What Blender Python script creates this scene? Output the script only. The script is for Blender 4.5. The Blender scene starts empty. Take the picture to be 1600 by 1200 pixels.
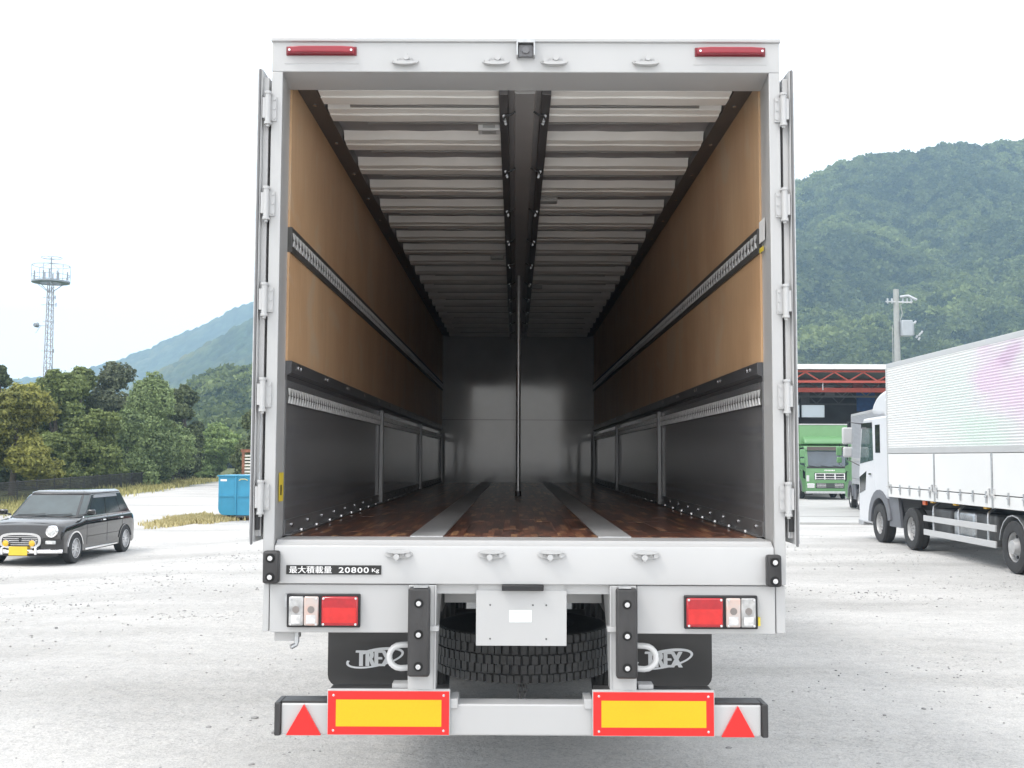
import bpy, math, random
import numpy as np
from mathutils import Matrix, Vector, Euler
random.seed(7); RNG = np.random.default_rng(7)
SC = bpy.context.scene
COL = SC.collection

# ------------------------------------------------------------------ camera
H = 1.78
PITCH = math.atan(114 / 1700)
cam_d = bpy.data.cameras.new('camera'); cam = bpy.data.objects.new('camera', cam_d); COL.objects.link(cam)
cam_d.sensor_width = 36; cam_d.lens = 38.25; cam_d.clip_start = .05; cam_d.clip_end = 9000
cam.matrix_world = (Matrix.Translation((-.045, -5.2, H)) @ Matrix.Rotation(math.radians(.17), 4, 'Z')
                    @ Matrix.Rotation(math.pi / 2 + PITCH, 4, 'X') @ Matrix.Rotation(math.radians(.22), 4, 'Z'))
SC.camera = cam
# ------------------------------------------------------------------ light
SUN_EL, SUN_AZ = math.radians(58), math.radians(238)      # azimuth clockwise from +Y: behind the camera, a little left
w = bpy.data.worlds.new('World'); SC.world = w; w.use_nodes = True
nt = w.node_tree; nt.nodes.clear()
sky = nt.nodes.new('ShaderNodeTexSky'); sky.sky_type = 'NISHITA'; sky.sun_disc = False
sky.sun_elevation = SUN_EL; sky.sun_rotation = SUN_AZ; sky.air_density = 1.0; sky.dust_density = 3.0
b1 = nt.nodes.new('ShaderNodeBackground'); b1.inputs[1].default_value = .05
b2 = nt.nodes.new('ShaderNodeBackground'); b2.inputs[0].default_value = (1, .985, .965, 1); b2.inputs[1].default_value = 1.65
ad = nt.nodes.new('ShaderNodeAddShader'); wo = nt.nodes.new('ShaderNodeOutputWorld')
nt.links.new(sky.outputs[0], b1.inputs[0]); nt.links.new(b1.outputs[0], ad.inputs[0])
nt.links.new(b2.outputs[0], ad.inputs[1]); nt.links.new(ad.outputs[0], wo.inputs[0])
sd = bpy.data.lights.new('sun', 'SUN'); sd.energy = 1.4; sd.angle = math.radians(12); sd.color = (1, .96, .9)
sun = bpy.data.objects.new('sun', sd); COL.objects.link(sun)
sun.rotation_euler = Vector((math.sin(SUN_AZ) * math.cos(SUN_EL), math.cos(SUN_AZ) * math.cos(SUN_EL), math.sin(SUN_EL))).to_track_quat('Z', 'Y').to_euler()
vs = SC.view_settings
SC.display_settings.display_device = 'sRGB'
vs.view_transform = 'Standard'; vs.look = 'None'; vs.exposure = 0.25; vs.gamma = 1; vs.use_curve_mapping = False
SC.render.engine = 'CYCLES'
SC.cycles.max_bounces = 10; SC.cycles.diffuse_bounces = 8; SC.cycles.glossy_bounces = 5; SC.cycles.volume_bounces = 3
SC.cycles.use_denoising = True

# ------------------------------------------------------------------ helpers
def at(px, py, Y, d=5.2):
    """world x, z of a point at distance Y (metres beyond the trailer's rear face) measured off the photograph"""
    t = (600 - py) / 1700; u = (px - 805) / 1700; D = d + Y
    den = math.cos(PITCH) - t * math.sin(PITCH)
    return -.045 + D * u / den, H + D * (math.sin(PITCH) + t * math.cos(PITCH)) / den

def sstep(t):
    t = np.clip(t, 0, 1); return t * t * (3 - 2 * t)

def ground_z(x, y):
    return -.16 * sstep((-x - 4) / 4) - .3 * sstep((y - 18) / 25) * sstep((x - 4) / 6)

MATS = {}
def mat(name, col, rough=.5, metal=0., var=.08, scale=4., bump=0., bscale=60., spec=.5, coat=0., stretch=(1, 1, 1), col2=None, tone=False, trans=0.):
    if name in MATS: return MATS[name]
    m = bpy.data.materials.new(name); m.use_nodes = True; MATS[name] = m
    n = m.node_tree.nodes; l = m.node_tree.links; p = n['Principled BSDF']
    p.inputs['Roughness'].default_value = rough; p.inputs['Metallic'].default_value = metal
    p.inputs['Specular IOR Level'].default_value = spec; p.inputs['Coat Weight'].default_value = coat
    if trans: p.inputs['Transmission Weight'].default_value = trans
    tc = n.new('ShaderNodeTexCoord'); mp = n.new('ShaderNodeMapping'); mp.inputs['Scale'].default_value = stretch
    l.new(tc.outputs['Object'], mp.inputs[0])
    nz = n.new('ShaderNodeTexNoise'); nz.inputs['Scale'].default_value = scale; nz.inputs['Detail'].default_value = 6
    l.new(mp.outputs[0], nz.inputs[0])
    rp = n.new('ShaderNodeValToRGB'); rp.color_ramp.elements[0].position = .3; rp.color_ramp.elements[1].position = .7
    c2 = col2 or tuple(min(1, c * (1 + var)) for c in col); c1 = col if col2 else tuple(c * (1 - var) for c in col)
    rp.color_ramp.elements[0].color = (*c1, 1); rp.color_ramp.elements[1].color = (*c2, 1)
    l.new(nz.outputs[0], rp.inputs[0])
    out = rp.outputs[0]
    if tone:
        at_ = n.new('ShaderNodeAttribute'); at_.attribute_name = 'tone'
        mx = n.new('ShaderNodeMix'); mx.data_type = 'RGBA'; mx.blend_type = 'MULTIPLY'; mx.inputs[0].default_value = 1
        l.new(out, mx.inputs[6]); l.new(at_.outputs['Color'], mx.inputs[7]); out = mx.outputs[2]
    l.new(out, p.inputs['Base Color'])
    # a little unevenness in the gloss everywhere
    mr = n.new('ShaderNodeMapRange'); mr.inputs['To Min'].default_value = max(0, rough - .06); mr.inputs['To Max'].default_value = min(1, rough + .06)
    l.new(nz.outputs[0], mr.inputs[0]); l.new(mr.outputs[0], p.inputs['Roughness'])
    if bump:
        n2 = n.new('ShaderNodeTexNoise'); n2.inputs['Scale'].default_value = bscale; n2.inputs['Detail'].default_value = 5
        l.new(mp.outputs[0], n2.inputs[0])
        bp = n.new('ShaderNodeBump'); bp.inputs['Strength'].default_value = bump; bp.inputs['Distance'].default_value = .02
        l.new(n2.outputs[0], bp.inputs['Height']); l.new(bp.outputs[0], p.inputs['Normal'])
    return m

class M:
    """collects shapes that become ONE mesh object"""
    def __init__(s): s.v = []; s.f = []; s.mi = []; s.cur = 0
    def add(s, vs_, fs):
        o = len(s.v); s.v += [tuple(p) for p in vs_]; s.f += [tuple(i + o for i in f) for f in fs]; s.mi += [s.cur] * len(fs); return s
    def box(s, x0, x1, y0, y1, z0, z1, R=None):
        x0, x1 = sorted((x0, x1)); y0, y1 = sorted((y0, y1)); z0, z1 = sorted((z0, z1))
        vs_ = [(x, y, z) for z in (z0, z1) for y in (y0, y1) for x in (x0, x1)]
        if R is not None: vs_ = [R @ Vector(p) for p in vs_]
        return s.add(vs_, [(0, 2, 3, 1), (4, 5, 7, 6), (0, 1, 5, 4), (2, 6, 7, 3), (0, 4, 6, 2), (1, 3, 7, 5)])
    def bar(s, a, b, wd, ht=None, up=(0, 0, 1)):
        a, b = Vector(a), Vector(b); d = (b - a).normalized(); up = Vector(up)
        if abs(d.dot(up)) > .99: up = Vector((1, 0, 0))
        x = d.cross(up).normalized(); z = x.cross(d); ht = ht or wd
        vs_ = [p + x * sx * wd / 2 + z * sz * ht / 2 for p in (a, b) for sz in (-1, 1) for sx in (-1, 1)]
        return s.add(vs_, [(0, 1, 3, 2), (4, 6, 7, 5), (0, 4, 5, 1), (2, 3, 7, 6), (0, 2, 6, 4), (1, 5, 7, 3)])
    def cyl(s, a, b, r, n=12, r2=None, cap=True):
        a, b = Vector(a), Vector(b); d = (b - a).normalized(); r2 = r if r2 is None else r2
        x = d.orthogonal().normalized(); y = d.cross(x)
        vs_ = [c + (x * math.cos(t) + y * math.sin(t)) * q for c, q in ((a, r), (b, r2)) for t in [2 * math.pi * i / n for i in range(n)]]
        fs = [(i, (i + 1) % n, n + (i + 1) % n, n + i) for i in range(n)]
        if cap: fs += [tuple(range(n - 1, -1, -1)), tuple(range(n, 2 * n))]
        return s.add(vs_, fs)
    def prism(s, poly, axis, a, b):
        """poly: 2-D points; axis x: (y,z), y: (x,z), z: (x,y); extruded from a to b"""
        f3 = {'x': lambda p, t: (t, p[0], p[1]), 'y': lambda p, t: (p[0], t, p[1]), 'z': lambda p, t: (p[0], p[1], t)}[axis]
        n = len(poly); vs_ = [f3(p, a) for p in poly] + [f3(p, b) for p in poly]
        return s.add(vs_, [(i, (i + 1) % n, n + (i + 1) % n, n + i) for i in range(n)] + [tuple(range(n - 1, -1, -1)), tuple(range(n, 2 * n))])
    def lathe(s, prof, c, axis='x', n=32, closed=False):
        """prof: (radius, along) pairs turned about the axis through c"""
        vs_ = []
        for r, t in prof:
            for i in range(n):
                q = 2 * math.pi * i / n; A, B = r * math.cos(q), r * math.sin(q)
                vs_.append({'x': (c[0] + t, c[1] + A, c[2] + B), 'y': (c[0] + A, c[1] + t, c[2] + B), 'z': (c[0] + A, c[1] + B, c[2] + t)}[axis])
        k = len(prof); rng = range(k if closed else k - 1)
        return s.add(vs_, [(j * n + i, j * n + (i + 1) % n, ((j + 1) % k) * n + (i + 1) % n, ((j + 1) % k) * n + i) for j in rng for i in range(n)])
    def tube(s, pts, r, n=8):
        pts = [Vector(p) for p in pts]; rings = []
        up = None
        for i, p in enumerate(pts):
            d = (pts[min(i + 1, len(pts) - 1)] - pts[max(i - 1, 0)]).normalized()
            x = d.orthogonal().normalized() if up is None else (up - d * up.dot(d)).normalized(); up = x; y = d.cross(x)
            rings += [p + (x * math.cos(2 * math.pi * k / n) + y * math.sin(2 * math.pi * k / n)) * r for k in range(n)]
        fs = [(j * n + i, j * n + (i + 1) % n, (j + 1) * n + (i + 1) % n, (j + 1) * n + i) for j in range(len(pts) - 1) for i in range(n)]
        fs += [tuple(range(n - 1, -1, -1)), tuple(range((len(pts) - 1) * n, len(pts) * n))]
        return s.add(rings, fs)
    def mesh(s, name, mats, smooth=True):
        me = bpy.data.meshes.new(name); me.from_pydata(s.v, [], s.f)
        for m_ in (mats if isinstance(mats, (list, tuple)) else [mats]): me.materials.append(m_)
        me.polygons.foreach_set('material_index', s.mi)
        import bmesh
        bm = bmesh.new(); bm.from_mesh(me); bmesh.ops.recalc_face_normals(bm, faces=bm.faces); bm.to_mesh(me); bm.free()
        if smooth:
            me.polygons.foreach_set('use_smooth', [True] * len(me.polygons)); me.set_sharp_from_angle(angle=.6)
        me.update(); return me
    def obj(s, name, mats, parent=None, bev=0., seg=2, label=None, cat=None, group=None, kind=None, smooth=True):
        o = bpy.data.objects.new(name, s.mesh(name, mats, smooth)); COL.objects.link(o)
        if parent: o.parent = parent
        if bev:
            b = o.modifiers.new('bevel', 'BEVEL'); b.width = bev; b.segments = seg; b.limit_method = 'ANGLE'; b.harden_normals = False
        return tag(o, label, cat, group, kind)

def tag(o, label=None, cat=None, group=None, kind=None):
    if label: o['label'] = label
    if cat: o['category'] = cat
    if group: o['group'] = group
    if kind: o['kind'] = kind
    return o

def thing(name, label, cat, loc=(0, 0, 0), rz=0, group=None):
    o = bpy.data.objects.new(name, None); COL.objects.link(o); o.empty_display_size = .2
    o.location = loc; o.rotation_euler = (0, 0, rz); return tag(o, label, cat, group)

def place(name, me, parent, loc=(0, 0, 0), rot=(0, 0, 0), scale=None):
    o = bpy.data.objects.new(name, me); COL.objects.link(o); o.parent = parent; o.location = loc; o.rotation_euler = rot
    if scale: o.scale = scale
    return o

def copy_tree(o, parent=None):
    c = o.copy(); COL.objects.link(c); c.parent = parent
    for ch in list(o.children): copy_tree(ch, c)
    return c

def lettering(name, text, size, m, parent, loc, rot=(math.pi / 2, 0, 0), ext=.0006, width=None, align='LEFT', space=1., bold=0.):
    cu = bpy.data.curves.new(name, 'FONT'); cu.body = text; cu.size = size; cu.extrude = ext; cu.align_x = align; cu.space_character = space; cu.offset = bold
    t = bpy.data.objects.new(name, cu); COL.objects.link(t)
    dg = bpy.context.evaluated_depsgraph_get(); me = bpy.data.meshes.new_from_object(t.evaluated_get(dg))
    bpy.data.objects.remove(t); me.materials.clear(); me.materials.append(m)
    o = bpy.data.objects.new(name, me); COL.objects.link(o); o.parent = parent; o.location = loc; o.rotation_euler = rot
    if width and len(me.vertices):
        xs = [v.co.x for v in me.vertices]; ww = max(xs) - min(xs)
        for v in me.vertices: v.co.x *= width / ww
    return o

PAINT = mat('white_paint', (.475, .478, .48), .34, var=.035, scale=1.8, stretch=(1, 1, .35), spec=.5, coat=.1)
PAINT_IN = mat('frame_paint', (.5, .5, .5), .3, var=.03, scale=2)
BLACKR = mat('black_rubber', (.024, .023, .024), .45, col2=(.05, .049, .05), scale=9, stretch=(1, 1, .4), bump=.15, bscale=30)
TYRE = mat('tyre_rubber', (.03, .03, .031), .75, var=.25, scale=12, bump=.2, bscale=80)
GALV = mat('galvanised_steel', (.5, .51, .52), .38, metal=.85, var=.15, scale=30, bump=.08, bscale=120)
STEEL = mat('bright_steel', (.75, .75, .76), .25, metal=1, var=.08, scale=20)
DKSTEEL = mat('dark_steel', (.075, .073, .075), .4, metal=.3, var=.2, scale=8, bump=.1)
CHROME = mat('chrome', (.85, .85, .86), .1, metal=1, var=.03)
GLASS = mat('dark_glass', (.02, .025, .03), .05, var=.2, scale=1, spec=.8)
BLACKP = mat('black_plastic', (.018, .018, .02), .4, var=.2, scale=10)
UNDER = mat('underbody_paint', (.1, .1, .1), .6, var=.3, scale=3, bump=.1)
# ================================================================== SETTING: ground, slab, hills, haze
def ground():
    m = bpy.data.materials.new('gravel'); m.use_nodes = True; n = m.node_tree.nodes; l = m.node_tree.links; p = n['Principled BSDF']
    p.inputs['Roughness'].default_value = .92; p.inputs['Specular IOR Level'].default_value = .2
    tc = n.new('ShaderNodeTexCoord')
    def noise(s, d=6, rough=.6, vec=None):
        q = n.new('ShaderNodeTexNoise'); q.inputs['Scale'].default_value = s; q.inputs['Detail'].default_value = d; q.inputs['Roughness'].default_value = rough
        l.new(vec or tc.outputs['Object'], q.inputs[0]); return q
    def ramp(src, stops):
        r = n.new('ShaderNodeValToRGB'); e = r.color_ramp.elements
        while len(e) < len(stops): e.new(.5)
        for k, (pos, c) in enumerate(stops): e[k].position = pos; e[k].color = (*c, 1)
        l.new(src, r.inputs[0]); return r
    def mul(a, b, f=1., mode='MULTIPLY'):
        x = n.new('ShaderNodeMix'); x.data_type = 'RGBA'; x.blend_type = mode; x.inputs[0].default_value = f
        l.new(a, x.inputs[6]); l.new(b, x.inputs[7]); return x.outputs[2]
    mp = n.new('ShaderNodeMapping'); mp.inputs['Scale'].default_value = (.35, 1, 1); mp.inputs['Rotation'].default_value = (0, 0, .35); l.new(tc.outputs['Object'], mp.inputs[0])
    big = ramp(noise(.55, 7, .6, mp.outputs[0]).outputs[0], [(.36, (.46, .452, .436)), (.5, (.55, .542, .525)), (.62, (.62, .61, .59))])
    mid = ramp(noise(9, 8, .7).outputs[0], [(.3, (.86, .86, .87)), (.55, (1, 1, 1)), (.75, (1.0, .98, .96))])
    # patches where the stones lie bare
    patch = ramp(noise(.9, 5, .6).outputs[0], [(.42, (0, 0, 0)), (.62, (1, 1, 1))])
    vor = n.new('ShaderNodeTexVoronoi'); vor.inputs['Scale'].default_value = 55; l.new(tc.outputs['Object'], vor.inputs[0])
    st = ramp(vor.outputs['Color'], [(.0, (.62, .62, .64)), (.25, (.9, .9, .9)), (.6, (1, 1, 1)), (1, (1.0, 1.0, 1.0))])
    c = mul(big.outputs[0], mid.outputs[0])
    x = n.new('ShaderNodeMix'); x.data_type = 'RGBA'; x.blend_type = 'MULTIPLY'; l.new(patch.outputs[0], x.inputs[0]); l.new(c, x.inputs[6]); l.new(st.outputs[0], x.inputs[7])
    fine = ramp(noise(160, 3, .7).outputs[0], [(.33, (.74, .74, .75)), (.5, (1, 1, 1))])
    c = mul(x.outputs[2], fine.outputs[0], .9)
    grit = ramp(noise(70, 4, .75).outputs[0], [(.36, (.66, .66, .67)), (.47, (1, 1, 1)), (.66, (1.08, 1.07, 1.06))]); c = mul(c, grit.outputs[0], .8)
    grit2 = ramp(noise(24, 5, .8).outputs[0], [(.34, (.78, .78, .79)), (.48, (1, 1, 1))]); c = mul(c, grit2.outputs[0], .8)
    # green beyond the yard (attribute painted per vertex: what grows where)
    a = n.new('ShaderNodeAttribute'); a.attribute_name = 'grass'
    gr = ramp(noise(3, 8, .7).outputs[0], [(.35, (.045, .06, .02)), (.55, (.1, .115, .04)), (.7, (.2, .18, .08))])
    gx = n.new('ShaderNodeMix'); gx.data_type = 'RGBA'; l.new(a.outputs['Fac'], gx.inputs[0]); l.new(c, gx.inputs[6]); l.new(gr.outputs[0], gx.inputs[7])
    l.new(gx.outputs[2], p.inputs['Base Color'])
    bp = n.new('ShaderNodeBump'); bp.inputs['Strength'].default_value = .55; bp.inputs['Distance'].default_value = .025
    l.new(noise(45, 8, .75).outputs[0], bp.inputs['Height'])
    b2_ = n.new('ShaderNodeBump'); b2_.inputs['Strength'].default_value = .35; b2_.inputs['Distance'].default_value = .08
    l.new(noise(6, 6, .6).outputs[0], b2_.inputs['Height']); l.new(bp.outputs[0], b2_.inputs['Normal']); l.new(b2_.outputs[0], p.inputs['Normal'])
    xs = np.concatenate([[-2900, -1200, -500, -200, -100], np.linspace(-60, 60, 121), [100, 200, 500, 1200, 2900]])
    ys = np.concatenate([[-180, -60, -20], np.linspace(-10, 110, 121), [140, 200, 400, 900, 1900, 2900]])
    X, Y = np.meshgrid(xs, ys); Z = ground_z(X, Y)
    near = (np.abs(X) < 60) & (Y < 60)
    Z = Z + np.where(near, .012 * np.sin(X * 1.3 + np.sin(Y * .7) * 2) * np.sin(Y * .9 + X * .3), 0)
    vs_ = np.stack([X, Y, Z], -1).reshape(-1, 3); nx = len(xs); ny = len(ys)
    fs = [(j * nx + i, j * nx + i + 1, (j + 1) * nx + i + 1, (j + 1) * nx + i) for j in range(ny - 1) for i in range(nx - 1)]
    me = bpy.data.meshes.new('ground'); me.from_pydata(vs_.tolist(), [], fs); me.materials.append(m)
    me.polygons.foreach_set('use_smooth', [True] * len(fs))
    at_ = me.attributes.new('grass', 'FLOAT', 'POINT')
    xf = np.interp(Y, [10, 33, 46, 57, 77, 100], [-15.6, -17.3, -19, -20, -22.3, -25])
    g = np.where((X < xf) | (Y > 88) | (np.abs(X) > 58), 1., 0.)
    at_.data.foreach_set('value', g.reshape(-1).astype(np.float32))
    o = bpy.data.objects.new('ground', me); COL.objects.link(o); tag(o, kind='structure')
ground()

CONC = mat('concrete', (.42, .42, .41), .85, var=.08, scale=.8, bump=.2, bscale=30)
m = M()
sl = []
X0, X1 = 7.5, 48
ysl = [25, 27, 30, 34, 38, 43, 50, 60, 78]
for y_ in ysl:
    for x_ in (X0, X1): sl.append((x_, y_, float(ground_z(14, y_)) + .03))
m.add(sl, [(2 * i, 2 * i + 1, 2 * i + 3, 2 * i + 2) for i in range(len(ysl) - 1)])
m.box(X0, X1, 24.85, 25.0, -.3, .02)
m.obj('yard_slab', CONC, kind='structure')
m = M(); m.add([(X0, 25.6, .012), (X1, 25.6, .012), (X1, 25.75, .011), (X0, 25.75, .011)], [(0, 1, 2, 3)])
m2 = M(); z_ = float(ground_z(14, 31)) + .036; m2.box(X0, X1, 30.5, 30.62, z_ - .02, z_ + .008)
m2.obj('drain_channel', mat('drain', (.2, .2, .2), .8), kind='structure')

# forested slopes: real terrain at its real distance, its surface lumpy with tree crowns
CANOPY = []
def hillside(name, prof, d0, d1, pxs, nr, tree, amp, col, seed, back=250, foot=None, gully=.06, canopy=None):
    r = None
    P = np.linspace(pxs[0], pxs[1], pxs[2])
    rows = np.linspace(0, 1, nr)
    ridge = np.interp(P, [a for a, b in prof], [b for a, b in prof])
    D1 = d1
    px, t = np.meshgrid(P, rows)
    D = d0 + (D1 - d0) * t
    X = -.045 + D * (px - 805) / 1700; Yw = D - 5.2
    hr = D1 * (714 - ridge) / 1700 + H
    sh = t ** 1.15 * (1 - .12 * np.sin(np.pi * t))
    gl = sum(np.sin(X / L1 * 6.28 + ph + np.sin(Yw / L2 * 6.28 + ph * 2) * 1.2) * a for L1, L2, ph, a in
             ((d1 * .22, d1 * .3, seed, 1), (d1 * .09, d1 * .17, seed * 2.3, .5), (d1 * .04, d1 * .08, seed * 1.7, .25)))
    Z = hr[None, :] * sh * (1 + gully * gl * (1 - t) * 1.5) + (foot or 0) - .5
    # crowns: nearest of scattered points
    gx = np.floor(X / tree).astype(int); gy = np.floor(Yw / tree).astype(int)
    best = np.full(X.shape, 9e9); tone = np.zeros(X.shape)
    def hsh(i, j, k): 
        q = np.sin(i * 127.1 + j * 311.7 + k * 74.7 + seed) * 43758.5453; return q - np.floor(q)
    for di in (-1, 0, 1):
        for dj in (-1, 0, 1):
            ci, cj = gx + di, gy + dj
            cx = (ci + hsh(ci, cj, 1)) * tree; cy = (cj + hsh(ci, cj, 2)) * tree
            d2 = (X - cx) ** 2 + (Yw - cy) ** 2
            k = d2 < best; best = np.where(k, d2, best); tone = np.where(k, hsh(ci, cj, 3), tone)
    dome = np.sqrt(np.clip(1 - best / (tree * .85) ** 2, 0, 1))
    Z = Z + amp * dome * (.45 + .9 * tone)
    # finer clumps within the crowns
    for sz, am in ((tree * .42, amp * .3),):
        gx2 = np.floor(X / sz).astype(int); gy2 = np.floor(Yw / sz).astype(int); b2_ = np.full(X.shape, 9e9)
        for di in (-1, 0, 1):
            for dj in (-1, 0, 1):
                ci, cj = gx2 + di, gy2 + dj
                b2_ = np.minimum(b2_, (X - (ci + hsh(ci, cj, 5)) * sz) ** 2 + (Yw - (cj + hsh(ci, cj, 6)) * sz) ** 2)
        fine_ = np.sqrt(np.clip(1 - b2_ / (sz * .85) ** 2, 0, 1)); Z = Z + am * fine_
    Xe = X + 0
    # patches of different wood
    pt = .5 + .5 * np.sin(X / (d1 * .06) + 3 * np.sin(Yw / (d1 * .09) + seed)) * np.sin(Yw / (d1 * .05) + 2 * np.sin(X / (d1 * .1)))
    V = np.stack([Xe, Yw, Z], -1).reshape(-1, 3)
    nc = len(P)
    idx = np.arange(nr * nc).reshape(nr, nc)
    Fq = np.stack([idx[:-1, :-1], idx[:-1, 1:], idx[1:, 1:], idx[1:, :-1]], -1).reshape(-1, 4)
    # back slope and closing rows
    bk = V[-nc:].copy(); bk[:, 1] += back; bk[:, 2] = -2
    V2 = np.concatenate([V, bk]); b0 = nr * nc
    F2 = [(int(idx[-1, i]), int(idx[-1, i + 1]), b0 + i + 1, b0 + i) for i in range(nc - 1)]
    me = bpy.data.meshes.new(name); me.from_pydata(V2.tolist(), [], Fq.tolist() + F2)
    me.polygons.foreach_set('use_smooth', [True] * len(me.polygons))
    ca = me.color_attributes.new('tone', 'FLOAT_COLOR', 'POINT')
    k = (.55 + .75 * tone) * (.85 + .3 * hsh(gx, gy, 9)); wv = pt ** 2
    base = np.stack([k * (.8 + 1.3 * wv * (.3 + tone)), k * (.92 + .6 * wv), k * (1.05 - .1 * wv), np.ones_like(k)], -1).reshape(-1, 4)
    base = np.concatenate([base, np.ones((nc, 4))]); ca.data.foreach_set('color', base.astype(np.float32).reshape(-1))
    me.materials.append(mat(name + '_forest', col, .9, var=.3, scale=.05, spec=.1, tone=True, bump=.6, bscale=.8))
    o = bpy.data.objects.new(name, me); COL.objects.link(o); tag(o, kind='structure')
    if canopy:
        n_, px0, px1, size, cname, clabel = canopy
        rg = np.random.default_rng(int(seed * 10)); u = rg.uniform(px0, px1, n_); t_ = rg.uniform(.0, 1, n_) ** .85
        fi = (u - pxs[0]) / (pxs[1] - pxs[0]) * (nc - 1); fj = t_ * (nr - 1); i0 = np.clip(fi.astype(int), 0, nc - 2); j0 = np.clip(fj.astype(int), 0, nr - 2); a_, b_ = fi - i0, fj - j0
        G = np.stack([Xe, Yw, Z, tone, pt], -1)
        q = (G[j0, i0] * ((1 - a_) * (1 - b_))[:, None] + G[j0, i0 + 1] * (a_ * (1 - b_))[:, None] + G[j0 + 1, i0] * ((1 - a_) * b_)[:, None] + G[j0 + 1, i0 + 1] * (a_ * b_)[:, None])
        P_ = q[:, :3] + rg.normal(0, size * .45, (n_, 3)); P_[:, 2] += size * .2
        tn = np.clip(.05 + .42 * G[j0, i0, 3] + .62 * q[:, 4] ** 2 * (.25 + G[j0, i0, 3]) + rg.normal(0, .1, n_), 0, 1)
        CANOPY.append((cname, clabel, P_, tn, rg.uniform(.5, 1.2, n_) * size))
    return o

hillside('mountain', [(700, 470), (950, 385), (1100, 330), (1180, 305), (1240, 290), (1262, 284), (1290, 268), (1330, 254), (1365, 242), (1400, 242), (1430, 241), (1470, 232), (1510, 224), (1545, 226), (1600, 220), (1700, 214), (1900, 240), (2300, 330), (2900, 480)],
         330, 720, (600, 2700, 1250), 330, 7.0, 4.2, (.03, .046, .024), 3.0, gully=.13, canopy=(420000, 1180, 1660, 1.35, 'mountain_forest', 'dense mixed forest covering the mountainside on the right'))
hillside('far_ridge', [(-1500, 690), (-700, 640), (-100, 612), (100, 590), (180, 569), (222, 553), (262, 535), (300, 519), (345, 496), (372, 482), (395, 477), (430, 468), (520, 440), (700, 400), (900, 380), (1100, 390), (1400, 450), (1700, 560)],
         1000, 1700, (-1500, 1700, 1000), 110, 9, 5, (.05, .07, .04), 5.0, back=600)
hillside('middle_ridge', [(60, 680), (150, 648), (205, 612), (260, 578), (300, 556), (345, 528), (395, 500), (440, 480), (560, 450), (700, 440), (900, 460), (1200, 560)],
         650, 1050, (60, 1200, 560), 120, 7, 4, (.05, .07, .035), 8.0, back=500)
hillside('low_hill', [(200, 700), (270, 650), (305, 614), (330, 602), (362, 596), (395, 590), (450, 575), (560, 565), (700, 570), (900, 590), (1100, 640)],
         170, 330, (200, 1100, 520), 120, 5.5, 3.2, (.035, .05, .026), 11.0, back=120, canopy=(60000, 210, 480, .95, 'low_hill_forest', 'dark forest on the low hill just left of the trailer'))

# air: one closed box of pale haze round everything
hz = M().box(-2950, 2950, -185, 2950, -3.2, 395).obj('haze', [], kind='stuff', smooth=False)
hm = bpy.data.materials.new('haze'); hm.use_nodes = True; hn = hm.node_tree.nodes; hn.clear()
vo = hn.new('ShaderNodeVolumePrincipled'); ho = hn.new('ShaderNodeOutputMaterial')
vo.inputs['Color'].default_value = (.54, .77, 1, 1); vo.inputs['Density'].default_value = .00045; vo.inputs['Anisotropy'].default_value = 0
hm.node_tree.links.new(vo.outputs[0], ho.inputs['Volume']); hz.data.materials.clear(); hz.data.materials.append(hm)
# ================================================================== THE SEMI-TRAILER
T = thing('semi_trailer', 'large white box semi-trailer with rear doors folded back, showing its empty plywood-lined hold', 'semi trailer')
FL = 1.385           # floor level
LEN = 11.95
# --- rear frame: posts + header, hollow opening
fr = M()
for s in (-1, 1):
    fr.prism([(s * 1.186, 0), (s * 1.24, 0), (s * 1.24, .14), (s * 1.225, .27), (s * 1.205, .27), (s * 1.188, .02)], 'z', 1.18, 3.655)
fr.box(-1.24, 1.24, 0, .27, 3.655, 3.805)
REAR = fr.obj('rear_frame', PAINT, T, bev=.004)
lip = M().box(-1.245, 1.245, -.012, .28, 3.803, 3.822).obj('rain_lip', PAINT, T, bev=.004)
sill = M().prism([(0, 1.178), (0, 1.345), (.006, 1.357), (.035, 1.368), (.05, FL - .004), (.27, FL - .004), (.27, 1.178)], 'x', -1.184, 1.184)
SILL = sill.obj('rear_sill', PAINT, T, bev=.003)
M().box(-1.23, 1.225, .035, .2, 1.13, 1.1765).obj('rear_cross_member', PAINT, T)
# --- lock keepers, top and bottom
def keeper():
    m = M()
    m.prism([(.066 * math.cos(t), .021 * math.sin(t)) for t in np.linspace(0, 2 * math.pi, 21)[:-1]], 'y', -.012, 0)
    m.prism([(.056 * math.cos(t), -.012 + .009 * math.sin(t)) for t in np.linspace(0, 2 * math.pi, 17)[:-1]], 'y', -.03, -.0125)
    m.cyl((.008, -.034, .012), (.008, -.006, .012), .014, 12); m.cyl((-.045, -.024, .004), (-.045, -.0, .004), .011, 10)
    m.box(.002, .014, -.03, -.013, .016, .032)
    return m.mesh('keeper', PAINT)
kme = keeper()
kb_ = M().cyl((0, -.018, 0), (0, -.0125, 0), .008, 8).mesh('bolt', mat('dull_bolt', (.35, .35, .35), .4, metal=.5))
for px in (631, 773, 864, 1007):
    x, z = at(px, 97, 0); k = place('lock_keeper', kme, T, (x, -.001, z)); place('bolt', kb_, k, (-.022, 0, .004)); place('bolt', kb_, k, (.034, 0, .004))
for px in (624, 769, 863, 1010):
    x, z = at(px, 866, 0); k = place('lock_keeper', kme, T, (x, -.001, z), (0, math.pi, 0)); place('bolt', kb_, k, (-.022, 0, .004)); place('bolt', kb_, k, (.034, 0, .004))
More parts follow.
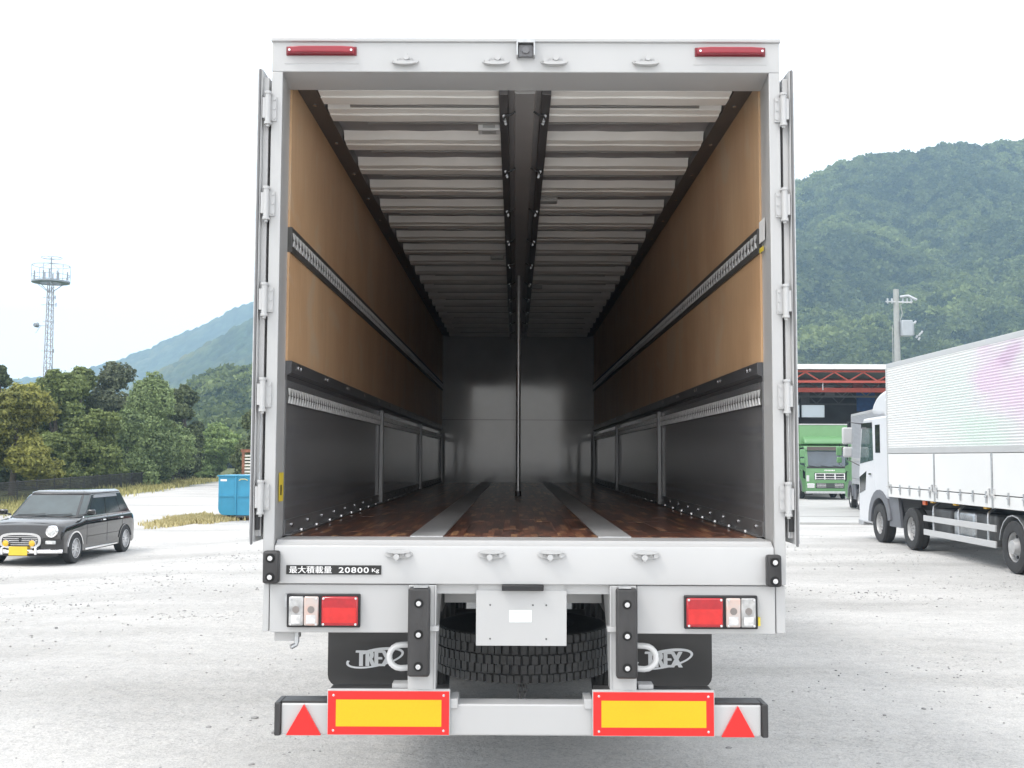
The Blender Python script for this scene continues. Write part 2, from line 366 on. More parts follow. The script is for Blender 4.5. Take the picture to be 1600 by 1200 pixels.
# --- marker lamps
RED = mat('red_lens', (.42, .012, .02), .18, var=.12, scale=40, coat=.6)
REDL = mat('red_lens_bright', (.6, .02, .02), .2, var=.1, scale=30, coat=.5)
for s in (-1, 1):
    x = s * .998
    b = M().box(x - .172, x + .172, -.008, 0.001, 3.734, 3.778).obj('marker_lamp', mat('dark_red_base', (.2, .02, .03), .4), T, bev=.003)
    mm = M(); n = 14
    mm.prism([(x - .165, -.006), (x - .16, -.03), (x - .1, -.04), (x + .1, -.04), (x + .16, -.03), (x + .165, -.006)], 'z', 3.739, 3.772)
    mm.obj('lens', mat('marker_lens', (.3, .03, .045), .3, var=.1), b, bev=.006)
    sc = M()
    for q in (-1, 1): sc.cyl((x + q * .15, -.04, 3.75), (x + q * .15, -.03, 3.75), .006, 8)
    sc.obj('screw', STEEL, b)
    M().box(x - .18, x + .18, -.002, .001, 3.694, 3.700).obj('weld_seam', PAINT, T)
# --- rear camera housing
m = M(); x0, z0 = at(805, 92, 0); x1, z1 = at(834, 66, 0)
m.box(x0, x1, -.05, 0.002, z1 - .02, z1); m.box(x0, x0 + .008, -.05, 0.002, z0, z1 - .018); m.box(x1 - .008, x1, -.05, .002, z0, z1 - .018)
CH = m.obj('camera_housing', GALV, T, bev=.002)
cm = M(); cm.box(x0 + .012, x1 - .012, -.03, .0, z0 + .004, z1 - .024); cm.cyl(((x0 + x1) / 2, -.04, (z0 + z1) / 2 - .01), ((x0 + x1) / 2, -.028, (z0 + z1) / 2 - .01), .018, 14)
cm.obj('lens', mat('camera_grey', (.16, .16, .17), .3), CH)
# --- hinges
def hinge():
    m = M(); m.cyl((0, -.022, -.075), (0, -.022, .075), .017, 12); m.cyl((0, -.022, .075), (0, -.022, .088), .021, 12); m.cyl((0, -.022, -.088), (0, -.022, -.075), .021, 12)
    m.cyl((0, -.022, -.1), (0, -.022, -.088), .01, 10)
    m.box(.01, .045, -.012, 0, -.065, .065); m.box(-.03, -.0, -.03, .005, -.055, .055)
    for zz in (-.05, 0, .05): m.cyl((.034, -.018, zz), (.034, -.011, zz), .007, 8)
    return m.mesh('hinge', PAINT)
hme = hinge()
for s in (-1, 1):
    for i, py in enumerate((172, 320, 470, 618, 778)):
        z = at(410, py, 0)[1]
        place('hinge', hme, T, (s * 1.25, 0, z), (0, 0, 0), (-s * .85, 1, .92))
# --- doors folded flat against the sides
for s in (-1, 1):
    d = M(); xa, xb = s * 1.2805, s * 1.302
    d.box(xa, xb, -.01, 1.19, 1.372, 3.665)
    D = d.obj('rear_door', PAINT, T, bev=.003)
    D['label'] = 'left door leaf folded back' if s < 0 else 'right door leaf folded back'
    M().box(s * 1.2865, s * 1.295, -.03, -.0105, 1.362, 3.66).obj('rubber_seal', mat('grey_rubber', (.16, .16, .165), .55), D, bev=.002)
    M().box(s * 1.297, s * 1.302, -.022, -.0105, 1.375, 3.655).obj('edge_trim', GALV, D)
    M().box(s * 1.2805, s * 1.2845, -.024, -.0105, 1.372, 3.655).obj('edge_trim', PAINT, D)
    for yy in (.35, .8):
        r = M().cyl((s * 1.322, yy, 1.36), (s * 1.322, yy, 3.67), .013, 10).obj('lock_rod', GALV, D)
        h = M().box(s * 1.335, s * 1.345, yy - .02, yy + .3, 1.85, 1.88).obj('handle', GALV, D)
    # hinge straps bridging to the post, door restraint
    M().box(s * 1.2545, s * 1.2795, .012, 1.1, 1.40, 3.63).obj('gap_filler', PAINT_IN, D)  # added pale filler, lightens the dark gap between door and body
    for py in (172, 320, 470, 618, 778):
        z = at(410, py, 0)[1]; M().box(s * 1.262, s * 1.2798, .0, .16, z - .05, z + .05).obj('hinge_strap', PAINT, D)
    M().box(s * 1.258, s * 1.279, -.004, .0115, 1.43, 1.5).obj('door_stop', BLACKP, D)
    M().tube([(s * 1.262, .01, 1.4), (s * 1.262, -.005, 1.3 + .36), (s * 1.262, .01, 2.05)], .004, 6).obj('pull_cord', GALV, D)
# --- corner rubber bumpers with bolts
def bolt_mesh(r=.012, h=.01):
    m = M(); m.cyl((0, -h, 0), (0, 0, 0), r, 10); m.cyl((0, -h - .006, 0), (0, -h, 0), r * .6, 6); return m.mesh('bolt', STEEL)
bme = bolt_mesh(); bme_s = bolt_mesh(.006, .003)
cup = M().cyl((0, -.001, 0), (0, .0, 0), .022, 14).mesh('bolt_recess', mat('recess_black', (.006, .006, .006), .8))
def pad(name, x0, x1, z0, z1, y, bolts):
    m = M().box(x0, x1, y - .055, y, z0, z1); P = m.obj(name, BLACKR, T, bev=.012, seg=3)
    for bz in bolts:
        place('bolt_recess', cup, P, ((x0 + x1) / 2, y - .0562, bz)); place('bolt', bme, P, ((x0 + x1) / 2, y - .0575, bz))
    return P
pad('corner_bumper', -1.228, -1.153, 1.183, 1.335, -.001, [1.302, 1.214]); pad('corner_bumper', 1.140, 1.208, 1.176, 1.325, -.001, [1.292, 1.205])
# --- load sign
WHITEP = mat('white_print', (.8, .8, .8), .5); BLK = mat('black_plate', (.02, .02, .02), .45, var=.1)
LS = M().box(-1.126, -.676, -.005, -.0005, 1.222, 1.265).obj('load_sign', BLK, T)
for q in range(4): lettering('lettering', '最大積載量', .036, WHITEP, LS, (-1.1135 + .0006 * q, -.0056 - .0001 * q, 1.2305 + .0004 * (q % 2)), width=.2, space=1.05)
lettering('lettering', '20800', .036, WHITEP, LS, (-.878, -.0056, 1.2308), width=.142, space=1.15, bold=.0005)
lettering('lettering', 'Kg', .024, WHITEP, LS, (-.722, -.0056, 1.2345), width=.034, bold=.0003)
# --- lamp panels with tail lamps
for s in (-1, 1):
    a, b = (-1.205, -.545) if s < 0 else (.535, 1.19)
    z0, z1 = (.948, 1.174)
    LP = M().box(a, b, .012, .05, z0, z1).obj('lamp_panel', PAINT, T, bev=.004)
    if s > 0: M().box(1.195, 1.24, .02, .14, .95, 1.174).obj('post_foot', PAINT, T, bev=.004)
    else: M().box(-1.26 + .02, -1.21, .02, .14, .95, 1.174).obj('post_foot', PAINT, T, bev=.004)
    c = (-1.119, -.773) if s < 0 else (.756, 1.102)
    hs = M().box(c[0], c[1], -.012, .011, .975, 1.131).obj('tail_lamp', BLACKP, T, bev=.005)
    red = (c[0] + .166, c[1] - .008) if s < 0 else (c[0] + .008, c[1] - .166)
    clr = (c[0] + .012, c[0] + .152) if s < 0 else (c[1] - .152, c[1] - .012)
    M().box(red[0], red[1], -.03, -.0125, .985, 1.121).obj('red_lens', RED, hs, bev=.008)
    M().box(red[0] + .008, red[1] - .008, -.0315, -.0301, 1.0, 1.04 + .03).obj('reflex_band', REDL, hs)
    CL = mat('clear_lens', (.42, .42, .42), .12, var=.35, scale=22, coat=.8)
    xm = (clr[0] + clr[1]) / 2; inn = (xm + .001, clr[1]) if s < 0 else (clr[0], xm - .001); ou = (clr[0], xm - .001) if s < 0 else (xm + .001, clr[1])
    M().box(ou[0], ou[1], -.028, -.0125, .985, 1.121).obj('clear_lens', CL, hs, bev=.007)
    M().box(inn[0], inn[1], -.028, -.0125, .985, 1.121).obj('indicator_lens', mat('amber_tinted_lens', (.5, .48, .47), .15, var=.3, scale=20, coat=.8, col2=(.6, .42, .36)), hs, bev=.007)
    for q in (ou, inn): M().cyl(((q[0] + q[1]) / 2, -.029, 1.06), ((q[0] + q[1]) / 2, -.0282, 1.06), .017, 14).obj('bulb_shadow', mat('lamp_grey', (.22, .2, .19), .3), hs)
    for q in (ou, inn): M().box(q[0] + .012, q[1] - .012, -.0295, -.0282, .995, 1.035).obj('painted_glow', mat('lamp_white', (.62, .62, .62), .2, coat=.5, var=.3, scale=30), hs, bev=.012)  # pale box paints the white glow in the lower half of each lens
    for q in (red, (clr[0], clr[1])):
        for xx in (q[0] + .01, q[1] - .01):
            for zz in (.993, 1.113): place('screw', bme_s, hs, (xx, -.031, zz))
    # stepped side bracket
    if s > 0: M().box(c[1] + .001, c[1] + .012, -.01, .011, .99, 1.03).obj('yellow_tab', mat('yellow_tape', (.7, .55, .05), .5), T)
    if s < 0: M().box(c[0] - .012, c[0] - .001, -.01, .011, 1.07, 1.13).obj('mounting_clip', GALV, T)
# drain spout under the left lamp panel
sx, sz = at(462, 990, 0)
M().box(-1.19, -1.09, .06, .2, .90, .947).obj('bracket_foot', PAINT_IN, T)
M().tube([(sx, .05, .95), (sx, .05, .9), (sx - .005, .045, .885), (sx - .025, .03, .876)], .012, 8).obj('drain_spout', GALV, T)
# --- vertical pads, brackets and underrun bumper
pad('bumper_pad', -.542, -.44, .757, 1.168, -.012, [1.097, .953, .806]); pad('bumper_pad', .431, .53, .752, 1.168, -.012, [1.095, .95, .803])
for s, a, b in ((-1, -.545, -.42), (1, .412, .53)):
    m = M(); i = b if s < 0 else a
    m.box(a, b, -.011, .006, .69, 1.174)
    m.prism([(-.011, 1.174), (.42, 1.174), (.36, 1.08), (.2, .93), (.1, .75), (.1, .68), (-.011, .68)], 'x', i - .006, i + .006)
    m.box(i - .03, i + .02, -.03, .02, .962, .985) if s < 0 else m.box(i - .02, i + .03, -.03, .02, .962, .985)
    m.obj('bumper_bracket', PAINT, T, bev=.002)
    M().box(a + .03, b - .03, -.0675, -.012, 1.1685, 1.1765).obj('pad_cap', GALV, T)
BU = M().box(-1.142, 1.118, .012, .14, .472, .618).obj('underrun_bumper', PAINT, T, bev=.008, seg=3)
for a, b in ((-1.172, -1.1425), (1.1185, 1.149)): M().box(a, b, .0, .15, .47, .625).obj('end_cap', BLACKR, BU, bev=.006)
M().box(-1.14, -.92, .02, .13, .6185, .628).obj('anti_slip_tape', BLACKR, BU); M().box(.895, 1.117, .02, .13, .6185, .628).obj('anti_slip_tape', BLACKR, BU)
for a, b in ((-.345, -.31), (.285, .322)): M().box(a - .0, b, .0, .15, .6, .645).obj('mounting_lug', PAINT, BU, bev=.002)
REFR = mat('reflective_red', (.82, .02, .018), .35, var=.03, scale=120); REFY = mat('reflective_yellow', (.9, .44, .004), .35, var=.03, scale=120)
for a, b in ((-.921, -.345), (.322, .894)):
    RP = M().box(a, b, -.014, .010, .478, .69).obj('reflector_plate', PAINT, T, bev=.002)
    M().box(a + .004, b - .004, -.0165, -.0142, .478 + .004, .682).obj('red_border', REFR, RP)
    M().box(a + .042, b - .04, -.0185, -.0167, .52, .643).obj('yellow_field', REFY, RP)
    for xx in (a + .03, b - .03):
        for zz in (.502, .664): place('screw', bme_s, RP, (xx, -.017, zz))
    M().box(a + .01, b - .01, .0105, .1, .676, .6895).obj('plate_ledge', BLACKR, RP)
    M().box((a + .3 if a < 0 else a + .22), (a + .39 if a < 0 else a + .29), .02, .1, .69, .71).obj('plate_lug', PAINT, RP)
for c, hw in ((-1.033, .082), (1.006, .078)):
    m = M(); m.prism([(c - hw, .474), (c + hw, .474), (c, .617)], 'y', -.004, .011); m.obj('triangle_reflector', REFR, T, bev=.002)
# --- number plate mount
x0, z1 = at(745, 923, 0); x1, z0 = at(887, 1010, 0)
NP = M().box(x0, x1, .015, .022, z0, z1).obj('plate_mount', PAINT, T, bev=.002)
M().box(x0 + .01, x1 - .01, .0225, .0345, z1 - .01, 1.176).obj('mount_top', PAINT, NP)
M().box(-.105, .093, -.02, .012, 1.150, 1.1765).obj('plate_lamp', BLACKP, NP, bev=.004)
sa, sb = at(797, 954, 0), at(832, 973, 0)
ST = M().box(sa[0], sb[0], .0135, .0148, sb[1], sa[1]).obj('sticker', mat('sticker_white', (.8, .84, .84), .4), NP)
m = M()
for k in range(4): m.box(sa[0] + .008, sb[0] - .012 - .014 * (k % 2), .0128, .0134, sa[1] - .012 - k * .012, sa[1] - .009 - k * .012)
m.obj('small_print', mat('faint_print', (.55, .6, .6), .5), ST)
hl = M()
for px, py in ((767, 946), (834, 946), (855, 946), (767, 999), (855, 999)):
    x, z = at(px, py, 0); hl.cyl((x, .0135, z), (x, .0148, z), .004, 8)
hl.obj('mount_hole', BLACKP, NP)
# --- mud flaps with lettering
FLAP = mat('flap_rubber', (.042, .041, .041), .3, var=.15, scale=3, coat=.15, bump=.05, bscale=4)
PRINT = mat('flap_print', (.7, .72, .74), .4)
for s in (-1, 1):
    y = .7
    a, b = (-1.04, -.5) if s < 0 else (.485, 1.01)
    z0, z1 = .545, .98
    r = .06
    o_ = a if s < 0 else b; i_ = b if s < 0 else a
    poly = [(i_, z1), (o_, z1), (o_, z0 + r * 1.2)] + [(o_ - s * r * (1 - math.cos(t)), z0 + r * 1.2 - r * math.sin(t)) for t in (.4, .8, 1.2)] + [(o_ - s * .07, z0), (i_, z0)]
    FP = M().prism(poly, 'y', y - .008, y).obj('mud_flap', FLAP, T)
    lx = (-.893) if s < 0 else .65
    for q in range(5): lettering('lettering', 'TREX', .118, PRINT, FP, (lx + .0032 * q, y - .0088 - .0002 * q, .664 + .002 * (q % 2)), width=.19, space=1.0)
    # swoosh ring round the word: thin tapering ellipse, broken where it passes behind the letters
    cx_, cz_ = lx + .105, .706
    ring = M(); N = 56
    for k in range(N):
        t0, t1 = 2 * math.pi * k / N, 2 * math.pi * (k + 1) / N
        if 2.0 < t0 < 2.7: continue
        def P_(t, w_):
            ex, ez = math.cos(t) * (.15 + w_), math.sin(t) * (.042 + w_)
            ca, sa_ = math.cos(.2), math.sin(.2); return (cx_ + ex * ca - ez * sa_, y - .0095, cz_ + ex * sa_ + ez * ca)
        w0 = .004 + .004 * abs(math.sin(t0 * .5 + .8)); w1 = .004 + .004 * abs(math.sin(t1 * .5 + .8))
        ring.add([P_(t0, -w0), P_(t0, w0), P_(t1, w1), P_(t1, -w1)], [(0, 1, 2, 3)])
    ring.obj('swoosh', PRINT, FP)
    # tow hook
    hx = -.53 if s < 0 else .52; d = s
    pts = [(hx, .12, .877)] + [(hx + d * (.06 + .055 * math.sin(t)), .1, .822 + .055 * math.cos(t)) for t in np.linspace(0, math.pi, 10)] + [(hx, .12, .767)]
    M().tube(pts, .0145, 10).obj('tow_hook', mat('hook_white', (.82, .82, .82), .3), T)
# --- running gear
def tyre_mesh(r, wd, name='tyre', ri=None, blocks=True, m_=None):
    ri = ri or r * .56; h = wd / 2; m = M()
    prof = [(ri, -h * .72), (ri * 1.04, -h * .92), ((ri + r) / 2, -h), (r * .955, -h * .93), (r * .985, -h * .8)]
    for k, g in enumerate((-.42, 0, .42)):
        prof += [(r, (g - .035) * h * 1.6), (r - .012, (g - .03) * h * 1.6), (r - .012, (g + .03) * h * 1.6), (r, (g + .035) * h * 1.6)]
    prof += [(r * .985, h * .8), (r * .955, h * .93), ((ri + r) / 2, h), (ri * 1.04, h * .92), (ri, h * .72)]
    m.lathe(prof, (0, 0, 0), 'x', 40)
    return m.mesh(name, m_ or TYRE)
def rim_mesh(r, wd, mt, name='rim', dish=.05):
    h = wd / 2; m = M()
    m.lathe([(r, -h * .75), (r * .97, -h * .78), (r * .93, -h * .6), (r * .9, -h * .2), (r * .62, -h * .2 + dish * .2), (r * .45, -h * .2 - dish), (r * .2, -h * .25 - dish), (.001, -h * .25 - dish)], (0, 0, 0), 'x', 32)
    m.lathe([(r, h * .75), (r * .93, h * .6), (r * .9, -h * .15), (.001, -h * .15)], (0, 0, 0), 'x', 32)
    for k in range(8):
        t = k * math.pi / 4; m.cur = 0; m.cyl((-h * .2 - .03 - abs(dish) * .4, math.cos(t) * r * .40, math.sin(t) * r * .40), (-h * .2, math.cos(t) * r * .40, math.sin(t) * r * .40), .014, 8)
        t += .39; m.cur = 1; m.cyl((-h * .2 - .012, math.cos(t) * r * .74, math.sin(t) * r * .74), (-h * .1, math.cos(t) * r * .74, math.sin(t) * r * .74), .026, 10)
    return m.mesh(name, [mt, BLACKP])
RIMG = mat('rim_grey', (.5, .5, .5), .35, metal=.4, var=.15, scale=10)
tm = tyre_mesh(.46, .25); rm = rim_mesh(.265, .25, RIMG)
for Y in (2.65, 3.95, 5.25):
    AX = M().cyl((-.9, Y, .46), (.9, Y, .46), .06, 12).obj('axle', UNDER, T)
    for x in (-.93, -.64, .64, .93):
        W = place('wheel', tm, T, (x, Y, .46), (0, 0, 0 if x < 0 else math.pi)); rr = place('rim', rm, W)
m = M()
for s in (-1, 1): m.box(s * .42, s * .5, .5, 11.5, .98, 1.22)
m.obj('chassis_rail', UNDER, T)
m = M()
for k in range(24): m.box(-1.15, 1.15, .4 + k * .48, .46 + k * .48, 1.225, 1.33)
m.obj('floor_bearer', UNDER, T)
M().box(-.41, .41, .55, .62, 1.02, 1.09).obj('spare_carrier', PAINT_IN, T)
# spare wheel lying flat
SPR, SPY, SPZ = .5, 1.15, .705
m = M(); prof = [(.27, -.1), (.3, -.125), (.42, -.135), (.475, -.125), (SPR - .016, -.11), (SPR - .016, .11), (.475, .125), (.42, .135), (.3, .125), (.27, .1)]
m.lathe(prof, (0, SPY, SPZ), 'z', 64, closed=True)
SP = m.obj('spare_wheel', TYRE, T)
m = M(); NB = 74
for row, (za, zb) in enumerate(((-.122, -.079), (-.074, -.028), (-.023, .023), (.028, .074), (.079, .122))):
    for k in range(NB):
        t = (k + (row % 2) * .5 + .15 * math.sin(row * 3 + k)) * 2 * math.pi / NB; dt = 2 * math.pi / NB * .43
        if math.sin(t) > .35: continue
        sk = .012 * (1 if row % 2 else -1)
        r0, r1 = SPR - .018, SPR - (.006 if row in (0, 4) else 0)
        vs_ = []
        for rr_ in (r0, r1):
            q = dt * (1 if rr_ == r0 else .86)
            for tt, zz in ((t - q, za), (t + q, za + sk * .3), (t + q, zb + sk * .3), (t - q, zb)): vs_.append((rr_ * math.cos(tt), SPY + rr_ * math.sin(tt), SPZ + zz))
        m.add(vs_, [(0, 1, 2, 3), (4, 5, 6, 7), (0, 1, 5, 4), (1, 2, 6, 5), (2, 3, 7, 6), (3, 0, 4, 7)])
m.obj('tread_blocks', mat('tread_rubber', (.05, .05, .05), .7, var=.3, scale=30, bump=.2, bscale=60), SP, kind='stuff', smooth=False)
M().cyl((0, SPY, SPZ + .05), (0, SPY, SPZ + .07), .268, 32).obj('rim', UNDER, SP)
# lowering chain
m = M()
for k in range(4):
    for q in (-.014, .014):
        zc = .55 - k * .036
        pts = [(q + (.012 * math.cos(t) if k % 2 else 0), SPY - .3 + (0 if k % 2 else .012 * math.cos(t)), zc + .022 * math.sin(t)) for t in np.linspace(0, 2 * math.pi, 9)]
        m.tube(pts, .0045, 5)
m.obj('chain', DKSTEEL, T)
M().box(-.012, .012, SPY - .31, SPY - .29, .44 + .12, .6).obj('chain_hanger', DKSTEEL, T)

# ------------------------------------------------------------------ hold: floor
WOOD = bpy.data.materials.new('laminated_floor_wood'); WOOD.use_nodes = True
def wood_floor(mt):
    n = mt.node_tree.nodes; l = mt.node_tree.links; p = n['Principled BSDF']
    tc = n.new('ShaderNodeTexCoord'); mp = n.new('ShaderNodeMapping'); mp.inputs['Rotation'].default_value = (0, 0, math.pi / 2); l.new(tc.outputs['Object'], mp.inputs[0])
    oi = n.new('ShaderNodeObjectInfo'); 
    ad_ = n.new('ShaderNodeVectorMath'); ad_.operation = 'MULTIPLY_ADD'; l.new(oi.outputs['Random'], ad_.inputs[0]); ad_.inputs[1].default_value = (37.3, 11.9, 0); l.new(mp.outputs[0], ad_.inputs[2])
    bk = n.new('ShaderNodeTexBrick'); bk.inputs['Scale'].default_value = 1; bk.inputs['Brick Width'].default_value = .34; bk.inputs['Row Height'].default_value = .034; bk.inputs['Mortar Size'].default_value = .0009
    bk.inputs['Color1'].default_value = (.0, .0, .0, 1); bk.inputs['Color2'].default_value = (1, 1, 1, 1); bk.inputs['Mortar'].default_value = (.0, .0, .0, 1); bk.offset = .37
    l.new(ad_.outputs[0], bk.inputs[0])
    r = n.new('ShaderNodeValToRGB'); e = r.color_ramp.elements
    for _ in range(3): e.new(.5)
    for k, (q, c) in enumerate(((0, (.065, .033, .025)), (.35, (.12, .05, .033)), (.62, (.18, .07, .042)), (.85, (.26, .11, .06)), (1, (.44, .25, .13)))): e[k].position = q; e[k].color = (*c, 1)
    l.new(bk.outputs[0], r.inputs[0])
    ms = n.new('ShaderNodeMapping'); ms.inputs['Scale'].default_value = (60, 3, 10); l.new(tc.outputs['Object'], ms.inputs[0])
    g = n.new('ShaderNodeTexNoise'); g.inputs['Scale'].default_value = 1.2; g.inputs['Detail'].default_value = 7; l.new(ms.outputs[0], g.inputs[0])
    gr = n.new('ShaderNodeValToRGB'); gr.color_ramp.elements[0].position = .3; gr.color_ramp.elements[0].color = (.45, .42, .4, 1); gr.color_ramp.elements[1].position = .65; gr.color_ramp.elements[1].color = (1.15, 1.1, 1.05, 1); l.new(g.outputs[0], gr.inputs[0])
    mx = n.new('ShaderNodeMix'); mx.data_type = 'RGBA'; mx.blend_type = 'MULTIPLY'; mx.inputs[0].default_value = 1; l.new(r.outputs[0], mx.inputs[6]); l.new(gr.outputs[0], mx.inputs[7])
    l.new(mx.outputs[2], p.inputs['Base Color']); p.inputs['Roughness'].default_value = .33; p.inputs['Coat Weight'].default_value = .15
    bp = n.new('ShaderNodeBump'); bp.inputs['Strength'].default_value = .25; bp.inputs['Distance'].default_value = .004; l.new(g.outputs[0], bp.inputs['Height']); l.new(bp.outputs[0], p.inputs['Normal'])
wood_floor(WOOD)
FB = M().box(-1.2, 1.2, .271, LEN + .02, 1.335, FL - .03).obj('floor_base', UNDER, T)
pm = M().box(-.0465, .0465, 0, .972, -.028, 0).mesh('floor_plank', WOOD)
spans = [(-1.165, -.57, 6), (-.4, .37, 8), (.54, 1.165, 6)]
for a, b, n_ in spans:
    st_ = (b - a) / n_
    for i in range(n_):
        y = .2715 - random.random() * .0; first = True
        y0 = .2715; off = random.uniform(.25, .95)
        ys = [y0]; y = y0 + off
        while y < LEN: ys.append(y); y += .974 * 2 if y > 5 else .974
        ys.append(LEN)
        for ya, yb in zip(ys[:-1], ys[1:]):
            o = place('floor_plank', pm, FB, (a + st_ * (i + .5), ya, FL - .003 + random.uniform(-.0012, .0012)), (0, 0, 0), (st_ / .0934, (yb - ya - .0015) / .972, 1))
STRIP = mat('floor_strip_steel', (.55, .56, .57), .42, metal=.6, var=.12, scale=6, bump=.1, bscale=60, stretch=(1, .3, 1))
for a, b in ((-.567, -.403), (.373, .537)): M().box(a, b, .2715, LEN, FL - .02, FL).obj('steel_strip', STRIP, FB)
# ------------------------------------------------------------------ hold: walls
PLY = bpy.data.materials.new('lauan_plywood'); PLY.use_nodes = True
def ply(mt):
    n = mt.node_tree.nodes; l = mt.node_tree.links; p = n['Principled BSDF']
    tc = n.new('ShaderNodeTexCoord'); mp = n.new('ShaderNodeMapping'); mp.inputs['Scale'].default_value = (1, 2.0, .8); l.new(tc.outputs['Object'], mp.inputs[0])
    a = n.new('ShaderNodeTexNoise'); a.inputs['Scale'].default_value = 1.1; a.inputs['Detail'].default_value = 7; a.inputs['Roughness'].default_value = .6; l.new(mp.outputs[0], a.inputs[0])
    r = n.new('ShaderNodeValToRGB'); r.color_ramp.elements[0].position = .3; r.color_ramp.elements[0].color = (.56, .345, .19, 1); r.color_ramp.elements[1].position = .7; r.color_ramp.elements[1].color = (.68, .46, .275, 1); l.new(a.outputs[0], r.inputs[0])
    m2_ = n.new('ShaderNodeMapping'); m2_.inputs['Scale'].default_value = (1, 60, 2.5); l.new(tc.outputs['Object'], m2_.inputs[0])
    g = n.new('ShaderNodeTexNoise'); g.inputs['Scale'].default_value = 1; g.inputs['Detail'].default_value = 6; l.new(m2_.outputs[0], g.inputs[0])
    gr = n.new('ShaderNodeValToRGB'); gr.color_ramp.elements[0].position = .35; gr.color_ramp.elements[0].color = (.93, .915, .9, 1); gr.color_ramp.elements[1].position = .6; l.new(g.outputs[0], gr.inputs[0])
    mx = n.new('ShaderNodeMix'); mx.data_type = 'RGBA'; mx.blend_type = 'MULTIPLY'; mx.inputs[0].default_value = 1; l.new(r.outputs[0], mx.inputs[6]); l.new(gr.outputs[0], mx.inputs[7])
    # handling smears (stains with their own shape)
    s = n.new('ShaderNodeTexNoise'); s.inputs['Scale'].default_value = 1.7; s.inputs['Detail'].default_value = 3; s.inputs['Distortion'].default_value = 1.6; l.new(tc.outputs['Object'], s.inputs[0])
    sr = n.new('ShaderNodeValToRGB'); sr.color_ramp.elements[0].position = .56; sr.color_ramp.elements[0].color = (0, 0, 0, 1); sr.color_ramp.elements[1].position = .66; sr.color_ramp.elements[1].color = (.55, .55, .55, 1); l.new(s.outputs[0], sr.inputs[0])
    m3 = n.new('ShaderNodeMix'); m3.data_type = 'RGBA'; l.new(sr.outputs[0], m3.inputs[0]); l.new(mx.outputs[2], m3.inputs[6]); m3.inputs[7].default_value = (.6, .47, .34, 1)
    l.new(m3.outputs[2], p.inputs['Base Color'])
    rr = n.new('ShaderNodeMapRange'); rr.inputs['To Min'].default_value = .38; rr.inputs['To Max'].default_value = .55; l.new(s.outputs[0], rr.inputs[0]); l.new(rr.outputs[0], p.inputs['Roughness'])
ply(PLY)
DPANEL = mat('dark_grey_panel', (.16, .16, .165), .09, var=.1, scale=1.2, spec=.8, bump=.03, bscale=2)
RAILM = mat('rail_dark', (.07, .068, .065), .45, metal=.1, var=.2, scale=10)
SLOT = mat('slot_painted_glint', (.78, .78, .78), .3, metal=.2, var=.2, scale=60)  # whitish colour paints in the bright opening mirrored by the metal
# cargo rails' punched web, one mesh per rail
def slots(z, hh, y0, y1, step, xs, s):
    m = M(); k = 0; y = y0
    while y < y1:
        a = step * .34; b = step * .06
        for sg in (-1, 1):
            m.add([(xs, y - a, z + sg * hh), (xs, y + a, z + sg * hh), (xs, y + b, z + sg * hh * .1), (xs, y - b, z + sg * hh * .1),
                   (xs - s * .006, y - a, z + sg * hh), (xs - s * .006, y + a, z + sg * hh), (xs - s * .006, y + b, z), (xs - s * .006, y - b, z)],
                  [(0, 1, 2, 3), (4, 5, 6, 7), (0, 3, 7, 4), (1, 2, 6, 5), (0, 1, 5, 4)])
        y += step
    return m
rv = M().cyl((-.004, 0, 0), (.004, 0, 0), .011, 8).mesh('rivet', STEEL)
for s in (-1, 1):
    X = 1.195
    up = M().box(s * X, s * (X + .03), .272, LEN, 2.945, 3.74).obj('plywood_panel', PLY, T)
    lo = M().box(s * X, s * (X + .03), .272, LEN, 2.262, 2.815).obj('plywood_panel', PLY, T)
    R1 = M().box(s * (X - .012), s * (X + .03), .272, LEN, 2.8155, 2.9445).obj('cargo_rail', RAILM, T, bev=.002)
    slots(2.88, .034, .31, LEN, .082, s * (X - .0125), s).obj('rail_slots', SLOT, R1, kind='stuff', smooth=False)
    # edge beam at the top of the drop side, with its shadow step
    EB = M().prism([(s * (X - .02), 2.2615), (s * (X + .03), 2.2615), (s * (X + .03), 2.165), (s * (X + .004), 2.165), (s * (X + .004), 2.19), (s * (X - .02), 2.2)], 'y', .272, LEN).obj('edge_beam', mat('edge_beam_dark', (.1, .1, .105), .35, metal=.3, var=.15, scale=6), T, bev=.002)
    for k in range(14):
        for q in (0, .07): place('rivet', rv, EB, (s * (X - .021), .45 + k * .82 + q, 2.235))
    LPn = M().box(s * (X + .004), s * (X + .03), .272, LEN, FL - .003, 2.1645).obj('lower_panel', DPANEL, T)
    R2 = M().box(s * (X - .004), s * (X + .0035), .272, LEN, 2.045, 2.125).obj('cargo_rail', RAILM, T)
    slots(2.085, .038, .30, LEN, .07, s * (X - .0045), s).obj('rail_slots', SLOT, R2, kind='stuff', smooth=False)
    # floor angle with bolts
    AN = M(); AN.box(s * (X - .002), s * (X + .0035), .273, LEN, FL, FL + .075); AN.box(s * (X - .032), s * (X - .0025), .273, LEN, FL, FL + .005)
    AN = AN.obj('floor_angle', mat('angle_grey', (.2, .2, .205), .4, metal=.4, var=.2, scale=8), T)
    for k in range(26):
        place('bolt', rv, AN, (s * (X - .006), .42 + k * .44, FL + .045)); place('bolt', rv, AN, (s * (X - .018), .6 + k * .44, FL + .01), (0, math.pi / 2, 0), (1.4, 1.2, 1.2))
    for Y in (4.05, 7.9, 11.7):
        M().box(s * (X - .03), s * (X + .003), Y, Y + .05, FL + .006, 2.17).obj('side_post', mat('post_grey', (.26, .26, .265), .4, metal=.3, var=.1), T, bev=.003)
